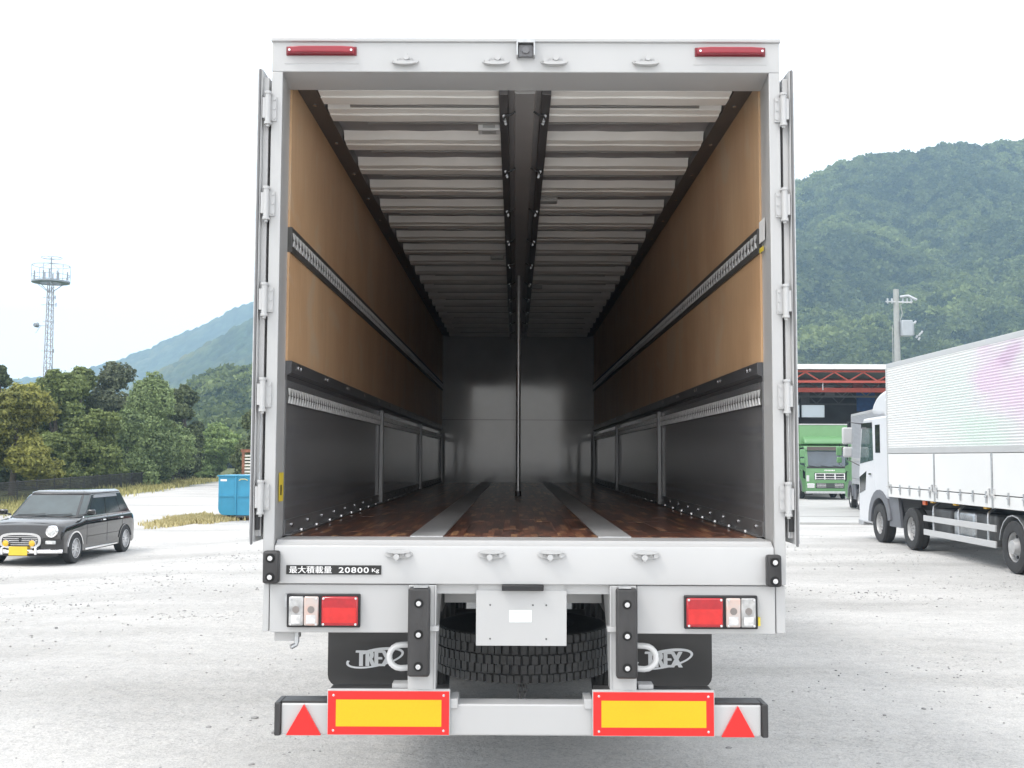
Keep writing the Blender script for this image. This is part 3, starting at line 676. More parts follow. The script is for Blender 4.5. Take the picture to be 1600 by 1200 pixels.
# stickers on the inner posts
yt = mat('yellow_label', (.72, .55, .06), .4)
M().box(-1.1885, -1.1875, .09, .19, 1.56, 1.70).obj('yellow_label', yt, T, bev=.0)
M().box(-1.1874, -1.187, .12, .15, 1.59, 1.64).obj('warning_mark', BLK, T)
M().box(1.1875, 1.1885, .13, .25, 2.86, 2.97).obj('white_label', mat('label_white', (.75, .75, .75), .4), T); M().box(1.1875, 1.1885, .16, .25, 2.81, 2.835).obj('yellow_label', yt, T)
# front wall
FWM = mat('front_wall_grey', (.42, .42, .425), .07, var=.12, scale=1.5, spec=.8, bump=.05, bscale=.9)
M().box(-1.2, 1.2, LEN, LEN + .05, FL - .05, 3.78).obj('front_wall', FWM, T)
m = M()
for x in (-.02,): m.box(-1.19, 1.19, LEN - .004, LEN - .0005, 2.36, 2.366)
m.obj('wall_seam', RAILM, T)
# ------------------------------------------------------------------ hold: roof
CEIL = mat('ceiling_dark', (.24, .232, .235), .6, var=.15, scale=3)
RIB = mat('roof_rib_paint', (.78, .765, .73), .45, var=.06, scale=3, bump=.05, bscale=8)
RAILR = mat('roof_rail_dark', (.10, .095, .095), .45, metal=.3, var=.2, scale=5)
M().box(-1.225, 1.225, .272, LEN + .05, 3.722, 3.79).obj('roof_panel', CEIL, T)
zr = H + 1.88
for s in (-1, 1):
    m = M().prism([(s * 1.194, 3.70), (s * 1.085, 3.675), (s * 1.075, 3.715), (s * 1.194, 3.7215)], 'y', .272, LEN)
    SB = m.obj('roof_side_rail', RAILR, T)
    for k in range(16): place('rivet', rv, SB, (s * 1.14, .6 + k * .72, 3.685), (0, math.pi / 2, 0))
    HR = M(); HR.box(s * .088, s * .135, .272, LEN, 3.635, 3.7215)
    HR = HR.obj('hinge_rail', RAILR, T, bev=.004)
    for k in range(10):
        y = .56 + k * 1.15
        hk = M(); hk.tube([(s * .05, y, 3.64), (s * .075, y, 3.622), (s * .1, y, 3.62), (s * .115, y + .02, 3.6)], .006, 6)
        hk = hk.obj('chain_clip', BLACKP, T)
        ch = M()
        for q in range(4): ch.cyl((s * (.112 - .003 * q), y + .02 + q * .045, 3.622), (s * (.112 - .003 * q), y + .05 + q * .045, 3.628), .008, 8)
        ch.obj('chain', GALV, hk)
CB = M(); CB.prism([(-.05, 3.64), (.05, 3.64), (.056, 3.66), (.087, 3.665), (.087, 3.7215), (-.087, 3.7215), (-.087, 3.665), (-.056, 3.66)], 'y', .272, LEN)
CB.obj('centre_beam', mat('centre_beam_grey', (.36, .35, .345), .4, metal=.3, var=.08, scale=4), T, bev=.003)
def rib_mesh():
    m = M(); L_ = .935
    nseg = 10
    # hat profile with a crease: near face, underside with a step
    pr = [(0, .062), (.012, .03), (.02, .012), (.085, .008), (.09, .0), (.2, 0), (.206, .01), (.215, .062)]
    n_ = len(pr); vs_ = []
    for i in range(nseg + 1):
        x = L_ * i / nseg
        for j, (a, b) in enumerate(pr): vs_.append((x, a + (.006 * math.sin(i * 1.7) if j == 0 else 0), b + .0015 * math.sin(i * .9 + j)))
    fs = [(i * n_ + j, i * n_ + j + 1, (i + 1) * n_ + j + 1, (i + 1) * n_ + j) for i in range(nseg) for j in range(n_ - 1)] + [tuple(range(n_)), tuple(range(nseg * n_, (nseg + 1) * n_))]
    return m.add(vs_, fs).mesh('roof_rib', RIB)
rbm = rib_mesh(); barm = M().box(0, .8, 0, .018, 0, .018).mesh('roof_bar', mat('roof_bar_grey', (.36, .35, .34), .35, metal=.5), smooth=False)
k = 0; y = 1.18 - .575
for s in (-1, 1): place('roof_rib', rbm, T, (s * .138, .31, zr), (0, 0, 0), (s * 1.0, 1, 1)); place('roof_bar', barm, T, (s * .138, .53, zr - .004), (0, 0, 0), (s, 1, 1))
while y < LEN - .25:
    for s in (-1, 1):
        yy = max(y, .275)
        place('roof_rib', rbm, T, (s * .138, yy, zr), (0, 0, 0), (s * 1.0, 1, 1))
        place('roof_bar', barm, T, (s * .138, yy + .222, zr - .004), (0, 0, 0), (s * (1.0 if k % 3 else .93), 1, 1))
    y += .575; k += 1
LM = mat('lamp_body', (.6, .6, .6), .4); LD = mat('lamp_diffuser', (.33, .33, .32), .3)
for px, py, sz, mt_ in ((762, 196, 1, LM), (857, 310, .8, LD), (776, 401, .8, LD), (838, 448, .8, LD)):
    D_ = 1.86 * 1700 / (714 - py); Y = D_ - 5.2; x = -.045 + (px - 805) / 1700 * D_
    RL = M().box(x - .062, x + .062, Y - .05, Y + .05, zr - .03, zr + .03).obj('roof_lamp', mt_, T, bev=.006)
    M().box(x - .035, x + .035, Y - .0515, Y - .0495, zr - .02, zr + .018).obj('diffuser', LD, RL); M().box(x - .04, x + .04, Y - .03, Y + .03, zr - .0325, zr - .031).obj('diffuser', LD, RL)
# centre pole
CP = M(); CP.cyl((-.012, 5.9, FL), (-.012, 5.9, 3.64), .024, 16)
CP = CP.obj('centre_pole', GALV, T)
M().cyl((-.012, 5.9, FL), (-.012, 5.9, FL + .05), .032, 16).obj('pole_foot', DKSTEEL, CP)
# --- outside of the body: wing panels, drop gates, front bulkhead
for s in (-1, 1):
    wg = M(); prof = []
    n_ = 26; z = 2.22
    pts = []
    for k in range(n_):
        za = 2.22 + k * (3.72 - 2.22) / n_; dz = (3.72 - 2.22) / n_
        pts += [(s * 1.232, za), (s * 1.246, za + dz * .25), (s * 1.246, za + dz * .65), (s * 1.232, za + dz * .9)]
    pts += [(s * 1.232, 3.79), (s * 1.226, 3.79), (s * 1.226, 2.22)]
    wg.prism(pts, 'y', .275, LEN + .3).obj('wing_panel', PAINT, T, smooth=False)
    for k in range(4):
        y0 = .3 + k * 2.98
        g = M().box(s * 1.228, s * 1.25, y0, y0 + 2.95, 1.2, 2.2).obj('drop_gate', PAINT, T, bev=.004)
        hg = M()
        for q in range(5): hg.box(s * 1.251, s * 1.262, y0 + .2 + q * .62, y0 + .27 + q * .62, 1.14, 1.3)
        hg.obj('gate_hinge', GALV, g)
M().box(-1.225, 1.225, LEN + .051, LEN + .3, 1.0, 3.79).obj('front_bulkhead', PAINT, T)
M().box(-1.235, 1.235, .275, LEN + .3, 3.791, 3.80).obj('roof_skin', PAINT, T)
m = M()
for s in (-1, 1): m.box(s * 1.16, s * 1.225, .3, LEN, 1.05, 1.19)
m.obj('side_sill', PAINT, T)
m = M()
for s in (-1, 1): m.box(s * .7, s * .82, 9.6, 9.75, 0, 1.2); m.box(s * .6, s * .92, 9.5, 9.85, 0.0, .03)
m.obj('landing_leg', UNDER, T)
# ================================================================== RIGHT SIDE: trucks, shed, utility pole
def wing_truck(label, body_m, cab_m, loc, rz, detail=True, cab_label=None, gate_m=None, length=12.0, name='wing_truck'):
    """local: +y is forward, left side plane at x=0, body to +x; y=0 tail, y=11.6 cab front"""
    R_ = thing(name, label, 'truck', loc, rz)
    W_ = 2.45; yb0, yb1 = 0.0, 9.7; yc0, yc1 = 9.78, 11.75
    gate_m = gate_m or mat('truck_white', (.72, .72, .71), .4, var=.03, scale=1)
    DG = mat('fender_grey', (.13, .135, .15), .5, var=.1)
    # box: corrugated wing above, drop gates below
    for s, xo in ((-1, 0.0), (1, W_)):
        pts = []; n_ = 34; z0, z1 = 2.0, 3.64; dz = (z1 - z0) / n_
        for k in range(n_):
            za = z0 + k * dz; pts += [(xo, za), (xo - s * .016, za + dz * .2), (xo - s * .016, za + dz * .55), (xo, za + dz * .75)]
        pts += [(xo, z1), (xo - s * .04, z1), (xo - s * .04, z0)]
        m = M().prism(pts, 'y', yb0 + .05, yb1 - .05); m.obj('wing_panel', body_m, R_, smooth=False)
    m = M(); m.box(0.0, W_, yb0, yb1, 3.64, 3.74); m.box(.02, W_ - .02, yb1 - .05, yb1, 1.0, 3.64); m.box(.02, W_ - .02, yb0, yb0 + .05, 1.0, 3.64)
    for xo in (-.006, W_ - .03):
        m.box(xo, xo + .036, yb0 + .051, yb1 - .051, 1.88, 2.0); m.box(xo, xo + .036, yb1 - .05, yb1 + .01, 1.0, 3.66); m.box(xo, xo + .036, yb0 - .01, yb0 + .05, 1.0, 3.66)
    m.obj('box_frame', PAINT, R_, bev=.01)
    M().box(.05, W_ - .05, yb0 + .06, yb1 - .06, .98, 1.06).obj('load_floor', UNDER, R_)
    gy = [yb0 + .06, 2.35, 4.72, 7.15, yb1 - .06]
    for s, xo in ((-1, -.012), (1, W_ - .018)):
        for a, b in zip(gy[:-1], gy[1:]):
            g = M().box(xo, xo + .03, a + .03, b - .03, 1.2, 1.87).obj('drop_gate', gate_m, R_, bev=.006)
            if s < 0 and detail:
                q = a + .2
                while q < b - .1: M().box(xo - .014, xo - .0005, q, q + .05, 1.06, 1.25).cyl((xo - .016, q - .01, 1.16), (xo - .016, q + .06, 1.16), .014, 8).obj('gate_hinge', GALV, g); q += .52
                # end latches
                for yy in (a + .06, b - .11): M().box(xo - .022, xo - .0005, yy, yy + .05, 1.16, 1.3).box(xo - .03, xo - .0215, yy + .01, yy + .12, 1.19, 1.215).obj('latch', CHROME, g)
        for yy in gy[1:-1]:
            M().box(xo - .01, xo + .03, yy - .024, yy + .024, .98, 1.879).obj('stake_post', GALV, R_, bev=.003)
        M().box(xo + .004, xo + .03, yb0 + .055, yb1 - .055, .99, 1.185).obj('side_sill', gate_m, R_, bev=.005)
    m = M()
    for x in (.75, 1.62): m.box(x, x + .09, .1, 11.0, .72, .97)
    m.obj('chassis_rail', UNDER, R_)
    # wheels
    r = .41; tme = tyre_mesh(r, .25); rme = rim_mesh(.235, .25, mat('truck_rim', (.45, .45, .45), .35, metal=.3, var=.15, scale=12), dish=-.06); rmd = rim_mesh(.235, .25, mat('truck_rim', (.62, .62, .62)), dish=.12)
    for y, dual in ((10.35, 0), (8.5, 0), (4.1, 1), (2.85, 1)):
        ax = M().cyl((.3, y, r), (W_ - .3, y, r), .07, 10).obj('axle', UNDER, R_)
        xs_ = (.14, W_ - .14) if not dual else (.14, .42, W_ - .42, W_ - .14)
        for x in xs_:
            wv = place('wheel', tme, R_, (x, y, r), (0, 0, 0 if x < 1.2 else math.pi)); place('rim', rmd if dual else rme, wv)
    # mudguards over rear wheels, arches in front
    m = M()
    for y in (4.1, 2.85):
        m.prism([(y + .5 * math.cos(t), .41 + .5 * math.sin(t)) for t in np.linspace(.15, math.pi - .15, 9)] + [(y + .48 * math.cos(t), .41 + .48 * math.sin(t)) for t in np.linspace(math.pi - .15, .15, 9)], 'x', .02, .5)
    m.obj('mudguard', GALV, R_)
    # side guard
    if detail:
        for a, b in ((4.75, 7.85),):
            g = M(); g.box(.03, .06, a, b, .60, .71); g.box(.03, .06, a, b, .34, .45)
            G = g.obj('side_guard', PAINT, R_, bev=.006)
            for y in (a + .35, (a + b) / 2, b - .4): M().tube([(.25, y + .05, .99), (.1, y + .04, .88), (.075, y, .8), (.075, y, .36)], .022, 8).obj('guard_bracket', GALV, G)
            for y in (a + .3, (a + b) / 2, b - .5): M().box(.03, .09, y, y + .13, .955, .985).obj('side_lamp', mat('amber_lens', (.75, .42, .02), .3), R_, bev=.004)
            M().box(.06, .1, b - .05, b + .1, .9, .985).obj('reflector', mat('orange_lens', (.7, .12, .02), .3), R_)
        # tanks and boxes behind the guard
        for a, b, mt_ in ((4.95, 5.75, UNDER), (5.8, 6.7, GALV), (6.8, 7.7, UNDER)):
            M().box(.14, .68, a, b, .33, .86).obj('tank' if mt_ is GALV else 'equipment_box', mt_, R_, bev=.06, seg=3)
    # cab
    cx0, cx1 = .04, W_ - .04
    prof = [(yc1 - .05, .36), (yc1, .45), (yc1, 1.25), (yc1 - .06, 1.62), (yc1 - .26, 2.52), (yc1 - .42, 2.66), (yc0, 2.68), (yc0, .98), (9.95 - .02, .98)]
    arch = [(10.35 + .56 * math.cos(t), .40 + .56 * math.sin(t)) for t in np.linspace(math.pi * .82, .08, 9)]
    prof = prof[:-1] + [(arch[0][0], .98)] + arch + [(arch[-1][0], .36)]
    cab = M().prism(prof, 'x', cx0, cx1).obj('cab', cab_m, R_, bev=.05, seg=3)
    # roof deflector, curved
    dp = [(yc0, 2.685)] + [(yc0, 3.1)] + [(yc0 + .35 + 1.05 * math.sin(t), 2.72 + .52 * math.cos(t)) for t in np.linspace(0, math.pi / 2 - .05, 7)]
    M().prism(dp, 'x', cx0 + .12, cx1 - .12).obj('roof_deflector', cab_m, R_, bev=.1, seg=4)
    M().box(cx0 + .1, cx1 - .1, yc0 - .02, yc0 + .5, 2.66, 3.06).obj('roof_box', cab_m, R_, bev=.06, seg=3)
    # black wheel arch moulding and step
    for xo, s in ((cx0, -1), (cx1, 1)):
        a0 = [(10.35 + .72 * math.cos(t), .40 + .72 * math.sin(t)) for t in np.linspace(math.pi * .95, .02, 12)]; a1 = [(10.35 + .54 * math.cos(t), .40 + .54 * math.sin(t)) for t in np.linspace(.02, math.pi * .95, 12)]
        M().prism(a0 + a1, 'x', xo + s * .018, xo - s * .3).obj('wheel_arch', DG, R_, bev=.01)
        M().prism([(yc0 - .65, .38), (yc0 + .02, .38), (yc0 + .02, 1.0), (yc0 - .5, 1.0)], 'x', xo - s * .02, xo - s * .08).obj('side_skirt', DG, R_)
        # door window with frame, lower corner window
        wn = [(yc1 - .16, 1.66), (yc1 - .34, 2.46), (yc1 - 1.02, 2.46), (yc1 - 1.06, 1.74)]
        D_ = M().prism([(yc1 - .10, 1.55), (yc1 - .30, 2.54), (yc1 - 1.12, 2.54), (yc1 - 1.14, .95), (yc1 - .75, .95), (yc1 - .12, 1.1)], 'x', xo + s * .004, xo - s * .01).obj('cab_door', cab_m, R_, bev=.004)
        M().prism(wn, 'x', xo + s * .009, xo + s * .002).obj('door_window', mat('door_glass', (.07, .11, .11), .06, spec=.8), D_)
        M().prism([(yc1 - .33, 2.44), (yc1 - .36, 2.56), (yc1 - 1.02, 2.56), (yc1 - 1.02, 2.44)], 'x', xo + s * .03, xo + s * .0095).obj('window_visor', GLASS, D_)
        M().prism([(yc1 - .1, 1.0), (yc1 - .1, 1.36), (yc1 - .58, 1.5), (yc1 - .5, 1.08)], 'x', xo + s * .008, xo + s * .0045).obj('corner_window', GLASS, D_)
        M().box(xo + s * .03, xo + s * .005, yc1 - .98, yc1 - .8, 1.42, 1.46).obj('door_handle', CHROME, D_)
        M().prism([(yc1 - 1.2, 1.9), (yc1 - 1.2, 2.5), (yc1 - 1.5, 2.5), (yc1 - 1.5, 1.9)], 'x', xo + s * .006, xo - s * .01).obj('sleeper_window', GLASS, R_)
        # mirrors
        arm = M().tube([(xo, yc1 - .25, 2.55), (xo + s * .18, yc1 + .12, 2.6), (xo + s * .2, yc1 + .14, 1.75), (xo, yc1 - .1, 1.62)], .014, 6).obj('mirror_arm', BLACKP, R_)
        M().box(xo + s * .32, xo + s * .08, yc1 + .08, yc1 + .17, 2.1, 2.48).obj('mirror', cab_m if not detail else PAINT, arm, bev=.04, seg=3)
        M().box(xo + s * .3, xo + s * .09, yc1 + .08, yc1 + .16, 1.8, 2.04).obj('mirror', cab_m if not detail else PAINT, arm, bev=.04, seg=3)
        # headlamp, indicator
        hx = xo - s * .42
        hl = M().box(min(xo - s * .06, hx), max(xo - s * .06, hx), yc1 - .01, yc1 + .02, .58, .80).obj('headlamp', CHROME, R_, bev=.02)
        M().box(min(xo - s * .09, hx + s * .04), max(xo - s * .09, hx + s * .04), yc1 + .0205, yc1 + .026, .61, .77).obj('lens', mat('lamp_glass', (.55, .55, .55), .08, coat=1), hl)
        M().box(min(xo - s * .02, xo - s * .16), max(xo - s * .02, xo - s * .16), yc1 + .001, yc1 + .02, .9, 1.2).obj('corner_lamp', mat('lamp_glass', (.55, .55, .55)), R_, bev=.01)
    # front: windscreen, visor, grille, bumper, wipers
    def fy(z): return np.interp(z, [1.25, 1.62, 2.52], [yc1, yc1 - .06, yc1 - .26])
    def fp(name, x0, x1, z0, z1, mt_, off, th=.02, par=None, bev=0.):
        m = M(); zs = [z0, z1]; pts = [(float(fy(z)) + off, z) for z in zs] + [(float(fy(z)) + off - th, z) for z in zs[::-1]]
        return m.prism(pts, 'x', x0, x1).obj(name, mt_, par or R_, bev=bev)
    ws = fp('windscreen', cx0 + .14, cx1 - .14, 1.64, 2.42, mat('windscreen_glass', (.06, .08, .1), .06, var=.3, scale=1, spec=.9), .008)
    fp('sun_visor', cx0 + .1, cx1 - .1, 2.43, 2.62, mat('visor_brown', (.08, .06, .055), .35), .16, .03, bev=.01)
    fp('windscreen_surround', cx0 + .06, cx1 - .06, 1.55, 1.635, BLACKP, .012)
    wp = M()
    for x in (.55, 1.15, 1.75): wp.bar((x, float(fy(1.6)) + .03, 1.6), (x + .5, float(fy(1.7)) + .03, 1.68), .02)
    wp.obj('wiper', BLACKP, ws)
    gr = M().box(cx0 + .42, cx1 - .42, yc1 - .01, yc1 + .012, .98, 1.32).obj('grille', BLACKP, R_, bev=.01)
    for x in (cx0 + .44, .95, 1.46, cx1 - .5): M().box(x, x + .06, yc1 + .013, yc1 + .03, 1.0, 1.3).obj('grille_bar', CHROME, gr)
    for z in (1.02, 1.14, 1.27): M().box(cx0 + .44, cx1 - .44, yc1 + .013, yc1 + .025, z, z + .028).obj('grille_bar', CHROME, gr)
    g2 = M().box(cx0 + .48, cx1 - .48, yc1 + .001, yc1 + .012, .56, .82).obj('lower_grille', BLACKP, R_, bev=.01)
    for z in (.62, .69, .76): M().box(cx0 + .52, cx1 - .52, yc1 + .013, yc1 + .022, z, z + .022).obj('grille_bar', CHROME, g2)
    M().box(1.0, 1.42, yc1 + .023, yc1 + .03, .6, .8).obj('number_plate', mat('plate_dark', (.05, .06, .055), .5), R_)
    M().box(cx0 - .01, cx1 + .01, yc1 - .3, yc1 + .03, .3, .42).obj('bumper', GALV, R_, bev=.02)
    nm = M()
    for k in range(7): nm.box(.98 + k * .075, 1.035 + k * .075, float(fy(1.44)) + .001, float(fy(1.44)) + .012, 1.42, 1.475)
    nm.obj('front_badge', CHROME, R_)
    # tail
    tl = M()
    for x in (.15, W_ - .55): tl.box(x, x + .4, -.03, .02, .78, .9)
    tl.obj('tail_lamp', RED, R_); M().box(.1, W_ - .1, -.02, .06, .45, .57).obj('rear_bumper', PAINT, R_, bev=.01)
    return R_

# wing print: soft magenta flowers, flat print on the panel
WP = bpy.data.materials.new('printed_wing_panel'); WP.use_nodes = True
def wing_print(mt):
    n = mt.node_tree.nodes; l = mt.node_tree.links; p = n['Principled BSDF']; p.inputs['Roughness'].default_value = .4
    tc = n.new('ShaderNodeTexCoord')
    nz = n.new('ShaderNodeTexNoise'); nz.inputs['Scale'].default_value = 1.5; nz.inputs['Detail'].default_value = 5
    sm = n.new('ShaderNodeMapping'); sm.inputs['Scale'].default_value = (1, .6, 2.6); l.new(tc.outputs['Object'], sm.inputs[0]); l.new(sm.outputs[0], nz.inputs[0])
    wv = n.new('ShaderNodeVectorMath'); wv.operation = 'MULTIPLY_ADD'; l.new(nz.outputs['Color'], wv.inputs[0]); wv.inputs[1].default_value = (0, 1.0, .8); l.new(tc.outputs['Object'], wv.inputs[2])
    cur = None
    def rgb(c):
        q = n.new('ShaderNodeRGB'); q.outputs[0].default_value = (*c, 1); return q.outputs[0]
    cur = rgb((.74, .74, .73))
    def blob(cy, cz, ry, rz_, c, f):
        nonlocal cur
        mp = n.new('ShaderNodeMapping'); mp.vector_type = 'POINT'; mp.inputs['Location'].default_value = (0, -(cy + .5) / ry, -(cz + .4) / rz_); mp.inputs['Scale'].default_value = (0, 1 / ry, 1 / rz_); l.new(wv.outputs[0], mp.inputs[0])
        g = n.new('ShaderNodeTexGradient'); g.gradient_type = 'QUADRATIC_SPHERE'; l.new(mp.outputs[0], g.inputs[0])
        mr = n.new('ShaderNodeMapRange'); mr.inputs['From Max'].default_value = .45; mr.inputs['To Max'].default_value = f; l.new(g.outputs['Fac'], mr.inputs[0])
        x = n.new('ShaderNodeMix'); x.data_type = 'RGBA'; l.new(mr.outputs[0], x.inputs[0]); l.new(cur, x.inputs[6]); l.new(rgb(c), x.inputs[7]); cur = x.outputs[2]
    blob(6.3, 2.85, 2.6, 1.2, (.66, .74, .70), .5)
    blob(4.9, 2.2, 2.2, .6, (.62, .74, .66), .6)
    blob(4.7, 3.1, 1.15, .75, (.74, .60, .71), .9)
    blob(3.8, 2.7, 1.1, .9, (.75, .62, .72), .9)
    blob(4.2, 3.45, .9, .3, (.6, .4, .58), .6)
    blob(3.2, 2.35, .8, .4, (.76, .66, .74), .7)
    l.new(cur, p.inputs['Base Color'])
wing_print(WP)
SILV = mat('silver_cab_paint', (.6, .61, .63), .38, var=.02, scale=1.5)
GREEN = mat('green_cab_paint', (.13, .28, .125), .35, var=.05, coat=.1)
RIBG = mat('bare_aluminium_panel', (.42, .43, .45), .45, metal=.3, var=.05)
wing_truck('white box truck on the right with pink flower print on its ribbed side', WP, SILV, (7.68, 7.75, 0), 0)
wing_truck('green-cabbed truck with bare ribbed box, mostly hidden behind the white truck cab', RIBG, GREEN, (12.02, 28.67, float(ground_z(14, 36)) + .03), math.radians(-8), detail=False, gate_m=RIBG)

# green truck facing the yard, plain green box overhanging the cab
g = wing_truck('green truck parked nose-out under the shed roof, tall green box above its cab', mat('green_box_panel', (.16, .33, .15), .45, var=.04), GREEN, (16.75, 60.55, float(ground_z(15, 52)) + .03), math.pi, detail=False, gate_m=GREEN)
M().box(.02, 2.43, 9.55, 10.75, 2.75, 3.72).obj('overhanging_box', MATS['green_box_panel'], g, bev=.02)
M().box(0.0, 2.45, 9.5, 10.77, 3.72, 3.78).obj('roof_edge', PAINT, g)

# --- open-fronted shed
SH = thing('open_shed', 'open-fronted steel shed with white roof fascia and red lattice truss', 'shed', (0, 0, 0))
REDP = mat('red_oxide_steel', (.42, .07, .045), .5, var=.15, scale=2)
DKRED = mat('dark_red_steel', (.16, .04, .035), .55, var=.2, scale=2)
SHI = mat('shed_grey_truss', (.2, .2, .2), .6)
SHD = mat('shed_dark_cladding', (.11, .11, .115), .7, var=.2, scale=1)
sx0, sx1, sy0, sy1, gz = 6.0, 44.0, 53.2, 73.0, -.3
M().box(sx0, sx1, sy0 - .1, sy0 + .12, 6.56, 6.82).obj('roof_fascia', mat('fascia_white', (.72, .73, .72), .4), SH, bev=.01)
m = M()
for k in range(38):
    x = sx0 + k * 1.0; m.prism([(x, 6.58), (x + .2, 6.64), (x + .7, 6.64), (x + 1.0, 6.58), (x + 1.0, 6.55), (x, 6.55)], 'y', sy0 + .121, sy1)
m.obj('roof', mat('roof_sheet', (.2, .22, .2), .6, metal=.2, var=.15), SH, smooth=False)
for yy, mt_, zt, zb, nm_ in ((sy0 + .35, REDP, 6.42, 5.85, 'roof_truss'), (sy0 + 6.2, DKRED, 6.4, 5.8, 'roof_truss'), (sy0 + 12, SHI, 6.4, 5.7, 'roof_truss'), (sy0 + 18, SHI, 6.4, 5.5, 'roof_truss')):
    m = M(); m.box(sx0, sx1, yy - .06, yy + .06, zt, zt + .1); m.box(sx0, sx1, yy - .07, yy + .07, zb, zb + .12)
    x = sx0 + .3; st_ = .78
    while x < sx1 - 1.6:
        m.bar((x, yy, zt), (x + st_, yy, zb + .1), .07); m.bar((x + st_, yy, zb + .1), (x + 2 * st_, yy, zt), .07); x += 2 * st_
    for x in (13.6, 20, 27): m.box(x, x + .62, yy - .08, yy + .08, zb + .1, zt)
    m.obj(nm_, mt_, SH)
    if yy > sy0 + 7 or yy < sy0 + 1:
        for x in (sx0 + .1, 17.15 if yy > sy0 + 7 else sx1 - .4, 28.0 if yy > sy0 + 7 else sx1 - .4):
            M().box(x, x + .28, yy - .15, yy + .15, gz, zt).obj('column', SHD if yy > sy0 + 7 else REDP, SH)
M().box(sx0, sx1, sy0 + 2.2, sy0 + 2.35, 5.45, 5.7).obj('crane_beam', REDP, SH)
# rear and side walls with strip windows
bw = M(); yb = sy1
wz = [(gz, 4.7), (5.65, 6.54)]
for a, b in wz: bw.box(sx0, sx1, yb, yb + .1, a, b)
bw.box(22.2, sx1, yb, yb + .1, 4.7, 5.65)
x = sx0
while x < 22.0: bw.box(x, x + .14, yb, yb + .1, 4.7, 5.65); x += 1.8
bw.obj('rear_wall', SHD, SH)
pane = mat('translucent_window', (.8, .82, .82), .4)
pt_ = pane.node_tree.nodes.new('ShaderNodeBsdfTranslucent'); pt_.inputs[0].default_value = (.75, .78, .8, 1); pane.node_tree.links.new(pt_.outputs[0], pane.node_tree.nodes['Material Output'].inputs[0])
for k, x in enumerate(np.arange(sx0 + .14, 22.0, 1.8)):
    for a, b in ((4.7, 5.65),):
        M().box(x, min(x + 1.66, 22.2), yb + .04, yb + .06, a, b).obj('window_pane', pane, SH)
M().box(sx0, sx0 + .1, sy0 + .5, sy1 - .05, gz, 6.54).obj('side_wall', SHD, SH); M().box(sx1 - .1, sx1, sy0 + .5, sy1 - .05, gz, 6.54).obj('side_wall', SHD, SH)
tp = M().box(22.7, 23.9, 67.2, 67.3, 4.9, 6.35).obj('blue_tarpaulin', mat('blue_sheet', (.03, .11, .32), .6, var=.2)); tag(tp, 'blue sheet hanging high inside the dark shed', 'tarpaulin')
# hanging lamp hook on truss
M().cyl((16.6, sy0 + .4, 5.86), (16.6, sy0 + .4, 5.45), .03, 8).obj('pulley', PAINT, SH)

# --- utility pole with transformer
UP = thing('utility_pole', 'concrete utility pole with grey transformer rising behind the shed', 'utility pole', (28.9, 77.0, 0))
UP.scale = (1.09, 1.09, 1.09)
CG = mat('pole_concrete', (.36, .37, .36), .75, var=.08)
M().cyl((0, 0, -.3), (0, 0, 13.4), .26, 20, .19).obj('pole', CG, UP)
M().bar((-.75, 0, 12.55), (1.0, -.3, 12.45), .09).obj('crossarm', GALV, UP)
m = M(); m.tube([(.2, -.2, 12.85), (.7, -.4, 12.9), (1.25, -.5, 12.6)], .09, 8)
for x in (-.65, -.35, .4, .7, 1.0): m.cyl((x, -.15, 12.4), (x, -.15, 12.75), .06, 8); m.cyl((x, -.15, 12.5), (x, -.15, 12.56), .1, 8)
m.obj('insulator', mat('insulator_pale', (.5, .52, .55), .3), UP)
m = M(); m.box(.2, .95, -.5, .3, 10.1, 11.2); m.box(1.0, 1.12, -.3, .2, 10.15, 11.1)
m.obj('transformer', mat('transformer_grey', (.4, .43, .46), .4, var=.05), UP, bev=.05)
m = M()
for k, (x, z) in enumerate(((1.3, 10.0), (1.5, 10.15), (1.65, 10.3), (1.45, 9.85), (1.2, 11.0))): m.cyl((x, -.1, z), (x + .1, -.1, z + .18), .07, 8)
m.obj('fuse_cutout', mat('insulator_pale', (.5, .52, .55)), UP)
M().tube([(.22, -.1, 11.2), (.35, -.15, 11.7), (.25, -.1, 12.4)], .03, 6).obj('lead_wire', CG, UP)
M().cyl((-.3, 0, -.3), (-.3, 0, 10.9), .03, 6).obj('cable_conduit', CG, UP)
